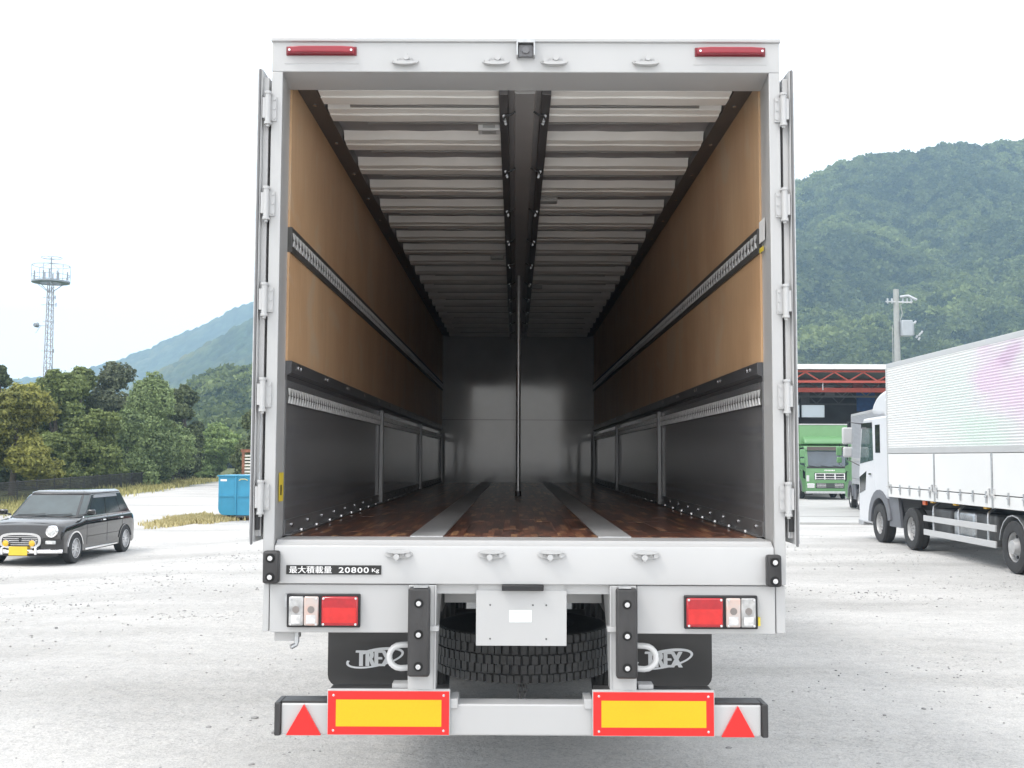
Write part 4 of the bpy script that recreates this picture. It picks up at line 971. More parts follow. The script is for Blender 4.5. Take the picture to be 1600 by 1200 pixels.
# ================================================================== LEFT SIDE: car, container, fence, vegetation, tower
CARB = mat('black_car_paint', (.008, .008, .009), .1, var=.1, coat=.7, spec=.6)
CARR = mat('silver_roof_paint', (.6, .6, .6), .3, var=.03, coat=.5)
def car():
    R_ = thing('parked_car', 'small shiny black retro hatchback with chrome bumper and yellow number plate', 'car', (-8.72, 14.05, -.16), math.radians(-1.5))
    W = .735
    ya = [.52, 2.86]; ra = .315
    low = [(0.03, .22), (0.0, .3), (-.01, .6), (.03, .70), (.12, .745), (.82, .80), (.95, .82), (3.22, .83), (3.34, .79), (3.4, .55), (3.38, .25), (3.3, .2)]
    poly = low[:]
    for yc in ya[::-1]:
        poly += [(yc + ra * math.cos(t), .24 + ra * math.sin(t)) for t in np.linspace(-.12, math.pi + .12, 13)]
    # body side to side with rounded shoulders
    bm_ = M(); rings = []
    for xk, dz, sk in ((-W, .16, .965), (-.73, .10, .975), (-.712, .05, .985), (-.67, .018, .993), (-.56, .004, .998), (-.3, -.006, 1.002), (0, -.01, 1.004), (.3, -.006, 1.002), (.56, .004, .998), (.67, .018, .993), (.712, .05, .985), (.73, .10, .975), (W, .16, .965)):
        rings.append([(xk, 1.7 + (y_ - 1.7) * (sk if (y_ < .2 or y_ > 3.15) else 1), z_ - (dz * min(1, max(0, (z_ - .45) / .3)) if not any(abs(math.hypot(y_ - c_, z_ - .24) - ra) < .01 for c_ in ya) else 0)) for y_, z_ in poly])
    n_ = len(poly); bm_.add([p for r in rings for p in r], [(j * n_ + i, j * n_ + (i + 1) % n_, (j + 1) * n_ + (i + 1) % n_, (j + 1) * n_ + i) for j in range(len(rings) - 1) for i in range(n_)] + [tuple(range(n_ - 1, -1, -1)), tuple(range((len(rings) - 1) * n_, len(rings) * n_))])
    body = bm_.obj('body', CARB, R_)
    M().box(-W + .12, W - .12, .1, 3.3, .16, .3).obj('floor_pan', BLACKP, R_)
    # pillars / greenhouse frame as a loft
    def loft(name, rings, mt_, par=R_, bev=0., cap=True):
        m = M(); n_ = len(rings[0]); vs_ = [p for r in rings for p in r]
        fs = [(j * n_ + i, j * n_ + (i + 1) % n_, (j + 1) * n_ + (i + 1) % n_, (j + 1) * n_ + i) for j in range(len(rings) - 1) for i in range(n_)]
        if cap: fs += [tuple(range(n_ - 1, -1, -1)), tuple(range((len(rings) - 1) * n_, len(rings) * n_))]
        return m.add(vs_, fs).obj(name, mt_, par, bev=bev, seg=3)
    def ring(z, xh, yf, yr, c=.08):
        return [(-xh + c, yf, z), (xh - c, yf, z), (xh, yf + c * 1.6, z), (xh, yr - c, z), (xh - c, yr, z), (-xh + c, yr, z), (-xh, yr - c, z), (-xh, yf + c * 1.6, z)]
    zb, zt = .80, 1.21
    bt, tp = ring(zb, .69, .86, 3.30), ring(zt, .575, 1.40, 3.02)
    loft('cabin_frame', [bt, tp], CARB, bev=.02)
    rf = loft('roof', [ring(zt + .001, .578, 1.385, 3.03), ring(zt + .03, .56, 1.42, 3.0), ring(zt + .06, .50, 1.52, 2.95), ring(zt + .068, .3, 1.8, 2.7)], CARB, bev=.01)
    def lerp(a, b, t): return tuple(a[i] + (b[i] - a[i]) * t for i in range(3))
    def panel(i, j, s0, s1, t0, t1, name, mt_, off=.006, inset=0, par=R_):
        # panel on the frame face between ring corners i and j; s along, t up
        f = lambda s, t: Vector(lerp(lerp(bt[i], bt[j], s), lerp(tp[i], tp[j], s), t))
        q = [f(s0, t0), f(s1, t0), f(s1, t1), f(s0, t1)]
        nrm = (q[1] - q[0]).cross(q[3] - q[0]).normalized(); cen = sum(q, Vector()) / 4
        if nrm.dot(cen - Vector((0, 2, 1))) < 0: nrm = -nrm
        m = M(); m.add([p + nrm * off for p in q] + [p - nrm * .01 for p in q], [(0, 1, 2, 3), (4, 5, 6, 7), (0, 1, 5, 4), (1, 2, 6, 5), (2, 3, 7, 6), (3, 0, 4, 7)])
        return m.obj(name, mt_, par)
    WG = mat('car_windscreen', (.05, .07, .075), .04, var=.3, scale=2, spec=.9)
    SG = mat('car_side_glass', (.02, .025, .03), .04, spec=.9, var=.2)
    wsc = panel(0, 1, .03, .97, .07, .93, 'windscreen', WG)
    panel(1, 2, .1, .9, .1, .93, 'windscreen_corner', WG); panel(0, 7, .1, .9, .1, .93, 'windscreen_corner', WG)
    panel(4, 5, .08, .92, .12, .92, 'rear_window', SG)
    for i, j in ((2, 3), (7, 6)):
        panel(i, j, .08, .41, .08, .84, 'front_side_window', SG); panel(i, j, .44, .76, .08, .84, 'rear_side_window', SG); panel(i, j, .78, .95, .08, .82, 'quarter_window', SG)
        panel(i, j, .10, .425, .8, .93, 'window_visor', mat('smoked_visor', (.3, .31, .33), .15), off=.02); panel(i, j, .435, .8, .8, .93, 'window_visor', mat('smoked_visor', (.3, .31, .33)), off=.02)
        panel(i, j, -.02, 1.0, -.02, .03, 'belt_trim', CHROME, off=.012)
    wp = M(); wp.bar((-.5, .86, .845), (0.0, .9, .86), .012); wp.bar((.05, .86, .845), (.5, .9, .86), .012); wp.obj('wiper', BLACKP, wsc)
    # side details
    for s in (-1, 1):
        X = s * (W + .002)
        m = M()
        for y in (1.02, 1.95, 2.7): m.box(X, X - s * .004, y, y + .008, .3, .8)
        m.box(X, X - s * .004, 1.02, 2.7, .44, .448)
        m.obj('door_gap', mat('gap_black', (.004, .004, .004), .9), R_)
        for y in (1.72, 2.58): M().box(X + s * .022, X, y, y + .12, .70, .725).obj('door_handle', CHROME, R_, bev=.006)
        M().box(X + s * .012, X - s * .01, .95, 2.45, .2, .235).obj('sill_trim', CHROME, R_, bev=.005)
        mir = M().tube([(s * .68, .98, .84), (s * .78, .97, .87)], .018, 8).obj('mirror_arm', BLACKP, R_)
        M().box(s * .75, s * .9, .93, 1.02, .84, .94).obj('door_mirror', CARB, mir, bev=.03, seg=3)
        # chrome arch trims
        for yc in ya:
            m = M(); o_ = [(yc + (ra + .025) * math.cos(t), .24 + (ra + .025) * math.sin(t)) for t in np.linspace(.25, math.pi - .25, 14)]; i_ = [(yc + (ra - .002) * math.cos(t), .24 + (ra - .002) * math.sin(t)) for t in np.linspace(math.pi - .25, .25, 14)]
            m.prism(o_ + i_, 'x', X + s * .012, X - s * .03); m.obj('arch_trim', CHROME if yc < 1 else CARB, R_)
    # wheels: white multi-spoke
    WH = mat('white_wheel', (.62, .62, .63), .25, metal=.2)
    m = M(); m.lathe([(.155, -.07), (.18, -.08), (.255, -.078), (.272, -.06), (.272, .06), (.255, .078), (.18, .08), (.155, .07)], (0, 0, 0), 'x', 32); tym = m.mesh('tyre', TYRE)
    m = M(); m.lathe([(.178, -.082), (.17, -.086), (.16, -.06), (.155, .06), (.05, .05), (.001, .05)], (0, 0, 0), 'x', 32)
    for k in range(10):
        t = k * math.pi / 5; c, s_ = math.cos(t), math.sin(t)
        m.bar((-.06, c * .03, s_ * .03), (-.052, c * .163, s_ * .163), .022, .018, up=(1, 0, 0))
    m.cyl((-.075, 0, 0), (-.05, 0, 0), .04, 12); rimm = m.mesh('rim', WH)
    for yc in ya:
        for s in (-1, 1):
            wv = place('wheel', tym, R_, (s * (W - .06), yc, .272), (0, 0, 0 if s < 0 else math.pi)); place('rim', rimm, wv)
    # front face
    gx = M()
    N = 36
    def ov(rx, rz_, cz=.44, p_=3.2):
        return [(rx * abs(math.cos(t)) ** (2 / p_) * (1 if math.cos(t) > 0 else -1), cz + rz_ * abs(math.sin(t)) ** (2 / p_) * (1 if math.sin(t) > 0 else -1)) for t in [2 * math.pi * k / N for k in range(N)]]
    G = M().prism(ov(.355, .125), 'y', -.03, .02).obj('grille', BLACKP, R_)
    o_, i_ = ov(.37, .14), ov(.325, .1)
    m = M(); vs_ = [(p[0], -.05, p[1]) for p in o_] + [(p[0], -.05, p[1]) for p in i_] + [(p[0], .0, p[1]) for p in o_] + [(p[0], -.02, p[1]) for p in i_]
    m.add(vs_, [(k, (k + 1) % N, N + (k + 1) % N, N + k) for k in range(N)] + [(k, (k + 1) % N, 2 * N + (k + 1) % N, 2 * N + k) for k in range(N)] + [(N + k, N + (k + 1) % N, 3 * N + (k + 1) % N, 3 * N + k) for k in range(N)])
    m.obj('grille_surround', CHROME, G)
    for z in (.37, .405, .44, .475, .51): M().box(-.31, .31, -.043, -.031, z - .006, z + .006).obj('grille_bar', CHROME, G)
    m = M(); m.cyl((0, -.052, .46), (0, -.04, .46), .028, 14); m.obj('badge', BLACKP, G)
    for s in (-1, 1):
        hl = M().lathe([(.105, .03), (.105, -.05), (.095, -.066), (.078, -.06)], (s * .555, 0, .60), 'y', 28).obj('headlamp', CHROME, R_)
        M().lathe([(.08, -.056), (.05, -.068), (.0, -.072)], (s * .555, 0, .60), 'y', 24).obj('lens', mat('headlamp_glass', (.6, .62, .62), .05, coat=1, var=.3, scale=25), hl)
        fg = M().lathe([(.05, -.052), (.062, -.075), (.055, -.1)], (s * .235, 0, .40), 'y', 20).obj('fog_lamp', CHROME, R_)
        M().lathe([(.056, -.095), (.03, -.104), (0, -.106)], (s * .235, 0, .40), 'y', 20).obj('lens', mat('yellow_fog_glass', (.75, .45, .01), .1, coat=1), fg)
        M().box(s * .44, s * .62, -.03, .0, .38, .44).obj('indicator', mat('headlamp_glass', (.6, .62, .62)), R_, bev=.01)
        M().cyl((s * .30, -.085, .20), (s * .30, -.085, .33), .024, 12).obj('overrider', CHROME, R_, bev=.008)
    bp = [(x_, -.045 + .09 * (abs(x_) / .72) ** 4) for x_ in np.linspace(-.72, .72, 15)]
    M().tube([(x_, y_, .25) for x_, y_ in bp], .038, 10).obj('front_bumper', CHROME, R_)
    M().box(-.165, .165, -.115, -.105, .19, .345).obj('number_plate', mat('plate_yellow', (.8, .55, .05), .4), R_, bev=.004)
    M().tube([(x_, 3.42 - .06 * (abs(x_) / .72) ** 4, .27) for x_ in np.linspace(-.7, .7, 11)], .038, 10).obj('rear_bumper', CHROME, R_)
    for s in (-1, 1): M().box(s * .5, s * .68, 3.38, 3.41, .45, .68).obj('tail_lamp', RED, R_, bev=.02)
    # seats dimly seen through the glass are hidden by its reflections; a rear hatch line
    M().box(-.5, .5, 3.395, 3.402, .4, .405).obj('hatch_gap', MATS['gap_black'], R_)
    # bonnet gap
    M().box(-.56, .56, .1, .104, .744, .748).obj('bonnet_gap', MATS['gap_black'], R_)
car()

# --- blue container
BT = thing('blue_container', 'blue steel skip container standing on short legs behind the open left door', 'container', (-8.95, 27.6, -.16))
BLUE = mat('blue_container_paint', (.035, .26, .42), .45, var=.08, scale=3, bump=.05)
m = M(); m.prism([(.0, 1.32), (.0, .35), (.03, .25), (.1, .18), (.2, .16), (2.0, .16), (2.0, 1.32)], 'y', 0, 1.5); m.obj('tub', BLUE, BT, bev=.01)
m = M()
for x in (.5, 1.02, 1.5): m.box(x, x + .05, -.035, -.0005, .17, 1.31)
m.obj('upright_rib', BLUE, BT, bev=.004); m = M()
for a, b in ((.02, .499), (.551, 1.019), (1.071, 1.499), (1.551, 2.0)): m.box(a, b, -.03, -.0005, .72, .76)
m.obj('waist_rib', BLUE, BT)
M().box(-.03, 2.03, -.04, 1.54, 1.321, 1.36).obj('rim', BLUE, BT, bev=.005)
M().box(.06, .25, -.004, -.0005, 1.18, 1.24).obj('white_label', WHITEP, BT)
M().tube([(.62, -.02, 1.2), (.68, -.05, 1.24), (.8, -.05, 1.245), (.88, -.02, 1.21)], .015, 6).obj('handle', mat('pale_yellow_handle', (.6, .58, .3), .5), BT)
for x in (.24, .86, 1.75):
    for y in (.1, 1.3): M().box(x, x + .08, y, y + .08, .02, .159).obj('leg', mat('rusty_leg', (.09, .045, .03), .8, var=.3), BT)
M().box(.5, 1.9, .05, 1.4, .1, .158).obj('skid', UNDER, BT)

RG = thing('rusty_rack', 'rusty brown steel rack with white slats beyond the blue container', 'rack', (-13.0, 46.5, -.1))
RU = mat('rust', (.2, .085, .05), .85, var=.35, scale=6)
for x in (0, .5, 2.2): M().box(x, x + .12, 0, .1, 0, 2.05).obj('post', RU, RG)
M().box(-.05, 2.4, -.02, .9, 2.051, 2.2).obj('top_beam', RU, RG)
for k in range(12): M().box(.13, .49, .02, .06, .2 + k * .15, .28 + k * .15).obj('slat', mat('slat_white', (.6, .58, .52), .6), RG)
M().box(.63, 2.18, .03, .06, .1, 2.0).obj('side_sheet', RU, RG)

# --- net fence along the yard edge
FN = thing('net_fence', 'low black net fence running along the weedy edge of the yard', 'fence')
FP_ = [(-15.9, 20), (-16.4, 24), (-17.2, 30), (-18.1, 36), (-19.0, 42), (-19.9, 48), (-20.7, 54), (-21.6, 61), (-22.6, 68), (-23.7, 76)]
FB_ = mat('fence_black', (.02, .02, .02), .6, var=.2)
def fline(y): return float(np.interp(y, [p[1] for p in FP_], [p[0] for p in FP_]))
ys_ = np.arange(18, 77, 2.6)
fh = .95
pmesh = M().cyl((0, 0, -.1), (0, 0, fh + .04), .035, 8).mesh('fence_post', FB_)
prev = None
for y in ys_:
    x = fline(y) - .8; gz_ = float(ground_z(x, y)); place('post', pmesh, FN, (x, y, gz_))
    if prev:
        x0, y0, g0 = prev; m = M()
        for k in range(13):
            z = .06 + k * .072; m.bar((x0, y0, g0 + z), (x, y, gz_ + z), .014 if k < 12 else .04)
        nv = 26
        for k in range(1, nv):
            t = k / nv; m.bar((x0 + (x - x0) * t, y0 + (y - y0) * t, g0 + .05 + (gz_ - g0) * t), (x0 + (x - x0) * t, y0 + (y - y0) * t, g0 + fh + (gz_ - g0) * t), .012)
        m.obj('net_panel', FB_, FN, smooth=False)
    prev = (x, y, gz_)

# ---------------------------------------------------------------- vegetation
def leaf_mat(name, c1, c2, rough=.6):
    if name in MATS: return MATS[name]
    m = bpy.data.materials.new(name); m.use_nodes = True; MATS[name] = m; n = m.node_tree.nodes; l = m.node_tree.links; p = n['Principled BSDF']
    p.inputs['Roughness'].default_value = rough; p.inputs['Specular IOR Level'].default_value = .3
    a = n.new('ShaderNodeAttribute'); a.attribute_name = 'tone'
    r = n.new('ShaderNodeValToRGB'); r.color_ramp.elements[0].color = (*c1, 1); r.color_ramp.elements[1].color = (*c2, 1); l.new(a.outputs['Fac'], r.inputs[0]); l.new(r.outputs[0], p.inputs['Base Color'])
    tr = n.new('ShaderNodeBsdfTranslucent'); l.new(r.outputs[0], tr.inputs[0]); mx = n.new('ShaderNodeMixShader'); mx.inputs[0].default_value = .3
    l.new(p.outputs[0], mx.inputs[1]); l.new(tr.outputs[0], mx.inputs[2]); l.new(mx.outputs[0], n['Material Output'].inputs[0]); return m
def leaves_obj(name, P, T_, S, m_, parent, nrm=None):
    """P: points (n,3), T_: tone, S: size; each a small folded leaf clump of two crossing quads' half"""
    n = len(P); d = RNG.normal(size=(n, 3)) if nrm is None else nrm + RNG.normal(size=(n, 3)) * .55
    d /= np.linalg.norm(d, axis=1, keepdims=True); up = RNG.normal(size=(n, 3)); a = np.cross(d, up); a /= np.linalg.norm(a, axis=1, keepdims=True); b = np.cross(d, a)
    S = S[:, None]; e = S * RNG.uniform(.45, .8, (n, 1))
    V = np.stack([P - a * S, P - b * e + d * S * .15, P + a * S, P + b * e + d * S * .15], 1).reshape(-1, 3)
    me = bpy.data.meshes.new(name); me.vertices.add(4 * n); me.loops.add(4 * n); me.polygons.add(n)
    me.vertices.foreach_set('co', V.astype(np.float32).reshape(-1)); me.loops.foreach_set('vertex_index', np.arange(4 * n, dtype=np.int32))
    me.polygons.foreach_set('loop_start', np.arange(0, 4 * n, 4, dtype=np.int32)); me.update(calc_edges=True)
    at_ = me.attributes.new('tone', 'FLOAT', 'POINT'); at_.data.foreach_set('value', np.repeat(T_, 4).astype(np.float32))
    me.materials.append(m_); o = bpy.data.objects.new(name, me); COL.objects.link(o); o.parent = parent; return o
BARK = mat('bark', (.09, .075, .06), .9, var=.3, scale=6, bump=.4, bscale=12)
def tree(name, label, cat, px, py, z_, wpx, style, lm, group=None, base=None, nl=9000, leaf=.14, seed=0):
    """px/py: where the top shows in the photograph, z_: distance from camera, wpx: crown width there in pixels"""
    rg = np.random.default_rng(seed * 1000 + 17)
    z_ *= 1.13; leaf *= 1.06
    x, top = at(px, py, z_ - 5.2); y = z_ - 5.2; gz_ = float(ground_z(x, y)) + (base or 0)
    R = wpx / 1700 * z_ / 2; Ht = top - gz_
    T0 = thing(name, label, cat, (x, y, gz_), 0, group)
    tk = M(); tk.cyl((0, 0, -.3), (R * .08, 0, Ht * .5), .035 * Ht, 10, .02 * Ht); tk.cyl((R * .08, 0, Ht * .5), (0, 0, Ht * .85), .02 * Ht, 8, .006 * Ht)
    blobs = []
    nb = {'round': 20, 'tall': 24, 'vine': 26, 'bush': 15, 'pine': 26}[style]
    for k in range(nb):
        h = rg.uniform(.1, .9)
        wid = {'round': math.sin(math.pi * min(1, h * .62 + .25)), 'tall': math.sin(math.pi * (h * .6 + .3)) , 'vine': (1 - h) ** .55 * 1.15, 'bush': math.sqrt(max(0, 1 - h * h)), 'pine': (1 - h) ** .6 * 1.1 + .1}[style]
        t = rg.uniform(0, 2 * math.pi); rr = R * wid * rg.uniform(.35, .78)
        br = R * rg.uniform(.34, .52) * (1.1 - .4 * h)
        blobs.append((rr * math.cos(t), rr * math.sin(t), Ht * h, br, rg.uniform(0, 1)))
    blobs.append((0, 0, Ht - R * .25, R * .25, .6)); blobs.append((rg.uniform(-.1, .1) * R, 0, Ht - R * .55, R * .38, .4))
    for bx, by, bz, br, _ in blobs[::3]: tk.cyl((R * .04, 0, bz * .6), (bx, by, bz), .012 * Ht, 6, .004 * Ht)
    tk.obj('trunk', BARK, T0)
    vol = np.array([b[3] ** 2 for b in blobs]); cnt = (nl * 3.0 * vol / vol.sum()).astype(int)
    P, N_, Tn, S = [], [], [], []
    for (bx, by, bz, br, tn), c in zip(blobs, cnt):
        d = rg.normal(size=(c, 3)); d /= np.linalg.norm(d, axis=1, keepdims=True)
        # lumpy surface with sprays
        lump = 1 + .16 * np.sin(d[:, 0] * 7 + tn * 9) * np.sin(d[:, 1] * 6 + tn * 5) + .12 * np.sin(d[:, 2] * 11 + tn * 20)
        r_ = br * lump * rg.uniform(.55, 1.0, c) ** .35 * np.where(rg.random(c) < .06, rg.uniform(1.05, 1.3, c), 1)
        sq = np.array([1, 1, .85 if style != 'vine' else 1.25])
        p = d * r_[:, None] * sq + np.array([bx, by, bz]); P.append(p); N_.append(d)
        Tn.append(np.clip(.25 + .35 * tn + rg.normal(0, .17, c) + .12 * (r_ / br > .95), 0, 1)); S.append(rg.uniform(.5, 1.25, c) * leaf * .74)
    P = np.concatenate(P); k = P[:, 2] > .05
    leaves_obj('crown', P[k], np.concatenate(Tn)[k], np.concatenate(S)[k], lm, T0, np.concatenate(N_)[k]); return T0
L_ol = leaf_mat('olive_leaves', (.045, .065, .022), (.28, .34, .11)); L_dk = leaf_mat('dark_leaves', (.035, .05, .024), (.19, .23, .10))
L_lt = leaf_mat('light_green_leaves', (.07, .105, .045), (.34, .43, .18)); L_yl = leaf_mat('yellow_green_leaves', (.065, .08, .02), (.42, .41, .11)); L_br = leaf_mat('bright_green_leaves', (.1, .15, .05), (.4, .52, .2))
L_gd = leaf_mat('grey_green_leaves', (.05, .062, .04), (.23, .26, .15))
TG = 'trees beyond the fence'
tree('broadleaf_tree', 'yellow-green rounded tree at the far left edge, beyond the fence', 'tree', 22, 607, 47, 150, 'round', L_yl, TG, nl=15000, leaf=.12, seed=1)
tree('broadleaf_tree', 'dark tree whose top peeks over the yellow-green tree at the left edge', 'tree', 0, 573, 62, 60, 'round', L_dk, TG, nl=6000, leaf=.17, seed=2)
tree('broadleaf_tree', 'tall olive tree directly below the radio tower', 'tree', 84, 578, 58, 110, 'tall', L_ol, TG, nl=15000, leaf=.14, seed=3)
tree('broadleaf_tree', 'dark olive tree between the tower tree and the tallest crown', 'tree', 125, 574, 64, 100, 'tall', L_ol, TG, nl=12000, leaf=.16, seed=4)
tree('broadleaf_tree', 'tallest grey-green crown in the middle of the tree row', 'tree', 176, 565, 66, 110, 'tall', L_gd, TG, nl=13000, leaf=.15, seed=5)
tree('broadleaf_tree', 'low dark olive tree in front of the tallest crown', 'tree', 150, 640, 55, 90, 'round', L_ol, TG, nl=10000, leaf=.13, seed=6)
tree('vine_covered_tree', 'pale green tree draped with vines, pointed top', 'tree', 240, 587, 62, 118, 'vine', L_lt, TG, nl=20000, leaf=.12, seed=7)
tree('vine_covered_tree', 'lower vine-draped shoulder left of the pointed vine tree', 'tree', 196, 645, 58, 84, 'vine', L_lt, TG, nl=11000, leaf=.12, seed=8)
tree('broadleaf_tree', 'dark slim tree just right of the vine-draped tree', 'tree', 288, 602, 70, 66, 'tall', L_dk, TG, nl=9000, leaf=.16, seed=9)
tree('leafy_bush', 'bright green spreading bush below the distant hill', 'bush', 336, 665, 82, 96, 'bush', L_br, TG, nl=13000, leaf=.18, seed=10)
tree('broadleaf_tree', 'dark green tree half hidden by the open left door', 'tree', 396, 640, 60, 60, 'tall', L_dk, TG, nl=9000, leaf=.15, seed=11)
tree('leafy_bush', 'dark olive bush at the foot of the tall olive tree', 'bush', 100, 690, 60, 90, 'bush', L_dk, TG, nl=7000, leaf=.13, seed=12)
tree('leafy_bush', 'dark bush low between the vine tree and the bright bush', 'bush', 296, 705, 82, 70, 'bush', L_dk, TG, nl=7000, leaf=.16, seed=13)
tree('leafy_bush', 'small dark bush low at the far left edge under the yellow tree', 'bush', 30, 700, 54, 110, 'bush', L_dk, TG, nl=6000, leaf=.12, seed=14)
tree('leafy_bush', 'shadowy green bush right at the foot of the vine-draped trees', 'bush', 220, 705, 70, 90, 'bush', L_dk, TG, nl=7000, leaf=.13, seed=15)
for k, (px, py, z_, w_) in enumerate(((-70, 600, 50, 130), (-190, 585, 52, 150), (-330, 590, 55, 160), (470, 645, 75, 110), (560, 640, 80, 130))):
    tree('broadleaf_tree', ('dark tree just outside the left edge', 'olive tree further outside the left edge', 'outermost dark tree at the left end of the row', 'olive tree behind the white trailer, left half', 'dark tree behind the white trailer, near its middle')[k], 'tree', px, py, z_, w_, 'round', (L_ol, L_dk)[k % 2], TG, nl=5000, leaf=.22, seed=30 + k)
L_far = leaf_mat('far_canopy', (.02, .042, .022), (.22, .27, .09), .8)
for cname, clabel, P_, tn, sz_ in CANOPY: tag(leaves_obj(cname, P_, tn, sz_, L_far, None), clabel, 'forest', kind='stuff')
# weeds and grass
def blades(name, pts, hgt, wid, c1, c2, label, cat, kindm):
    n = len(pts); P = np.array(pts); h = RNG.uniform(.5, 1.2, n) * hgt; t = RNG.uniform(0, 2 * np.pi, n); lean = RNG.normal(0, .22, (n, 2)) * h[:, None]
    a = np.stack([np.cos(t), np.sin(t), np.zeros(n)], 1) * wid
    tip = P + np.concatenate([lean, h[:, None]], 1)
    midp = P + np.concatenate([lean * .35, h[:, None] * .6], 1)
    V = np.stack([P - a, P + a, midp + a * .8, tip, midp - a * .8], 1).reshape(-1, 3)
    me = bpy.data.meshes.new(name); me.vertices.add(5 * n); me.loops.add(5 * n); me.polygons.add(n)
    me.vertices.foreach_set('co', V.astype(np.float32).reshape(-1)); me.loops.foreach_set('vertex_index', np.arange(5 * n, dtype=np.int32)); me.polygons.foreach_set('loop_start', np.arange(0, 5 * n, 5, dtype=np.int32)); me.update(calc_edges=True)
    at_ = me.attributes.new('tone', 'FLOAT', 'POINT'); at_.data.foreach_set('value', np.repeat(RNG.random(n), 5).astype(np.float32)); me.materials.append(leaf_mat(name + '_blades', c1, c2, .8))
    o = bpy.data.objects.new(name, me); COL.objects.link(o); tag(o, label, cat, kind='stuff')
pts = []
for _ in range(15000):
    y = 18 + 62 * random.random() ** 1.0; x = fline(y) + random.gauss(-.2, .55) + .3 * math.sin(y * 1.9)
    if math.sin(y * 1.1) + math.sin(y * 2.7 + 1) + random.random() * 1.6 > -.2: pts.append((x, y, float(ground_z(x, y))))
blades('verge_grass', pts, .24, .03, (.26, .25, .09), (.62, .56, .27), 'dry yellow-green grass along the fence', 'grass', 0)
pts = []
for _ in range(700):
    y = 20 + 58 * random.random(); x = fline(y) - .5 + random.gauss(0, .35); pts.append((x, y, float(ground_z(x, y))))
blades('tall_weeds', pts, .45, .03, (.16, .17, .06), (.45, .42, .2), 'tall seeding weeds in front of the net fence', 'weeds', 0)
pts = []
for _ in range(6500):
    a = random.uniform(0, 6.28); q = random.random() ** .6 * (.8 + .25 * math.sin(a * 3 + 1) + .15 * math.sin(a * 7)) * random.choice((1, 1, 1, 1.35)); x = -9.55 + q * math.cos(a) * 1.05; y = 27.4 + q * math.sin(a) * 2.6; pts.append((x, y, -.16))
blades('dry_grass', pts, .13, .025, (.34, .29, .13), (.68, .6, .34), 'patch of dry straw-coloured grass beside the blue container', 'grass', 0)
# loose stones in the gravel, real pebbles
m = M(); k = 0
ico = [(0, 0, 1), (.89, 0, .45), (.28, .85, .45), (-.72, .53, .45), (-.72, -.53, .45), (.28, -.85, .45), (.72, .53, -.45), (-.28, .85, -.45), (-.89, 0, -.45), (-.28, -.85, -.45), (.72, -.53, -.45)]
icf = [(0, 1, 2), (0, 2, 3), (0, 3, 4), (0, 4, 5), (0, 5, 1), (1, 6, 2), (2, 7, 3), (3, 8, 4), (4, 9, 5), (5, 10, 1), (6, 7, 2), (7, 8, 3), (8, 9, 4), (9, 10, 5), (10, 6, 1)]
cl = [(random.uniform(-12, 12), random.uniform(-2, 16), random.uniform(.4, 1.8)) for _ in range(60)]
while k < 15000:
    if random.random() < .6:
        c = random.choice(cl); x, y = c[0] + random.gauss(0, c[2]), c[1] + random.gauss(0, c[2] * .6)
    else: x, y = random.uniform(-14, 14), random.uniform(-3, 22)
    k += 1
    if abs(x) < 1.2 and y > .8: continue
    s = min(.028, random.lognormvariate(-4.85, .42)); z = float(ground_z(x, y)) + .012 * math.sin(x * 1.3 + math.sin(y * .7) * 2) * math.sin(y * .9 + x * .3)
    a = random.uniform(0, 6.28); sx_, sy_, sz_ = s * random.uniform(.7, 1.4), s * random.uniform(.7, 1.1), s * random.uniform(.35, .7)
    m.add([(x + (p[0] * math.cos(a) * sx_ - p[1] * math.sin(a) * sy_), y + p[0] * math.sin(a) * sx_ + p[1] * math.cos(a) * sy_, z + p[2] * sz_ + sz_ * .2) for p in ico], icf)
pb = m.obj('loose_pebbles', mat('pebble_stone', (.2, .2, .2), .85, var=.5, scale=.9, col2=(.46, .45, .44)), smooth=False)
tag(pb, 'small grey pebbles scattered over the gravel yard', 'pebbles', kind='stuff')

# --- radio tower far behind the trees
zt_ = 200; tx, ttop = at(79, 404, zt_ - 5.2)
RT = thing('radio_tower', 'slender lattice radio tower with round antenna platform, above the trees', 'tower', (tx, zt_ - 5.2, 0))
TS = mat('tower_steel', (.3, .32, .35), .5, metal=.3, var=.1); TW = mat('tower_dull_red', (.34, .28, .27), .5, metal=.2)
zp = at(79, 442, zt_ - 5.2)[1]
m = M(); hw = lambda z: .75 - .35 * z / zp
for sx_ in (-1, 1):
    for sy_ in (-1, 1): m.bar((sx_ * hw(0), sy_ * hw(0), 0), (sx_ * hw(zp), sy_ * hw(zp), zp), .11)
z = 0
while z < zp - 1:
    a, b = hw(z), hw(z + 1.1)
    for s in (-1, 1):
        m.bar((-a, s * a, z), (b, s * b, z + 1.1), .05); m.bar((s * a, a, z), (s * b, -b, z + 1.1), .05); m.bar((-a, s * a, z), (a, s * a, z), .05); m.bar((s * a, -a, z), (s * a, a, z), .05)
    z += 1.1
m.obj('lattice_mast', TW, RT, smooth=False)
Rp = 3.35
m = M(); m.lathe([(Rp, 0), (Rp, .3), (Rp * .55, .12), (Rp * .55, -.08)], (0, 0, zp - .3), 'z', 24, closed=True)
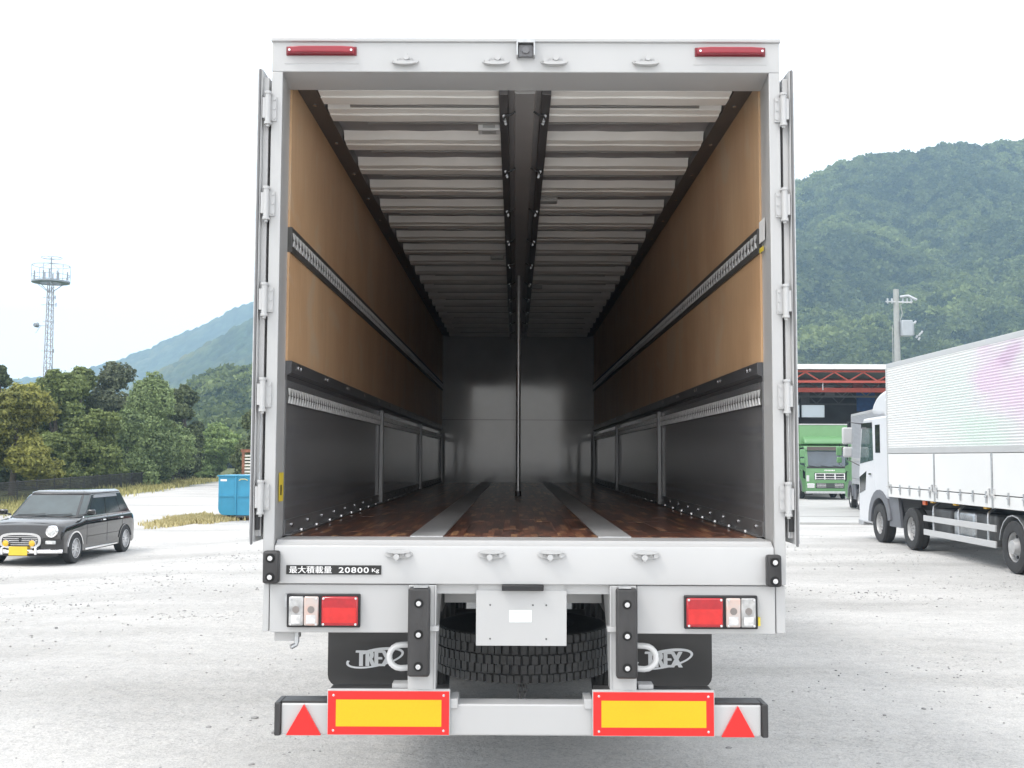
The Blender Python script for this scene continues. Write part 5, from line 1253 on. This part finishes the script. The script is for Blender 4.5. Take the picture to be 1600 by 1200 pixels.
for k in range(12): t = k * math.pi / 6; m.bar((0, 0, zp - .3), (Rp * math.cos(t), Rp * math.sin(t), zp - .15), .12)
for k in range(6): t = k * math.pi / 3; m.bar((.4 * math.cos(t), .4 * math.sin(t), zp - 2), (Rp * .8 * math.cos(t), Rp * .8 * math.sin(t), zp - .3), .09)
m.obj('platform', TS, RT)
m = M()
for rr, zz in ((Rp, 1.1), (Rp * .98, 2.9), (Rp * .55, 4.4)):
    m.tube([(rr * math.cos(t), rr * math.sin(t), zp + zz) for t in np.linspace(0, 2 * math.pi, 25)], .05, 5)
for k in range(12):
    t = k * math.pi / 6; m.bar((Rp * math.cos(t), Rp * math.sin(t), zp - .1), (Rp * math.cos(t), Rp * math.sin(t), zp + (2.9 if k % 2 else 1.1)), .07)
    if k % 2: m.bar((0, 0, zp + 3.4), (Rp * .98 * math.cos(t), Rp * .98 * math.sin(t), zp + 2.9), .05)
    if k % 3 == 0: m.bar((0, 0, zp + 4.2), (Rp * .55 * math.cos(t), Rp * .55 * math.sin(t), zp + 4.4), .05)
m.obj('railing', TS, RT)
m = M(); m.cyl((0, 0, zp), (0, 0, ttop), .12, 8)
for k in range(8):
    t = k * math.pi / 4 + .3; q = Rp * (.5 if k % 2 else .85); m.cyl((q * math.cos(t), q * math.sin(t), zp + .3), (q * math.cos(t), q * math.sin(t), zp + 1.9), .13, 8)
m.obj('antenna', TS, RT)
m = M(); za = at(79, 512, zt_ - 5.2)[1]; m.bar((0, 0, za), (-2.4, -.2, za + .1), .08); m.cyl((-2.5, -.6, za + .1), (-2.2, 0, za + .2), .35, 12, .5); m.bar((-2.5, 0, za - 1.3), (-1.6, 0, za + .1), .06)
m.obj('dish_arm', TS, RT)
m = M()
for zz, w_ in ((zp - 3, .9), (zp - 4.4, 1.1), (zp - 7.5, .7), (zp - 13, .9), (zp - 16, .7)): m.bar((-w_ - .5, 0, zz), (w_, 0, zz), .07); m.cyl((w_, 0, zz - .35), (w_, 0, zz + .35), .1, 6)
m.obj('side_antenna', TS, RT)
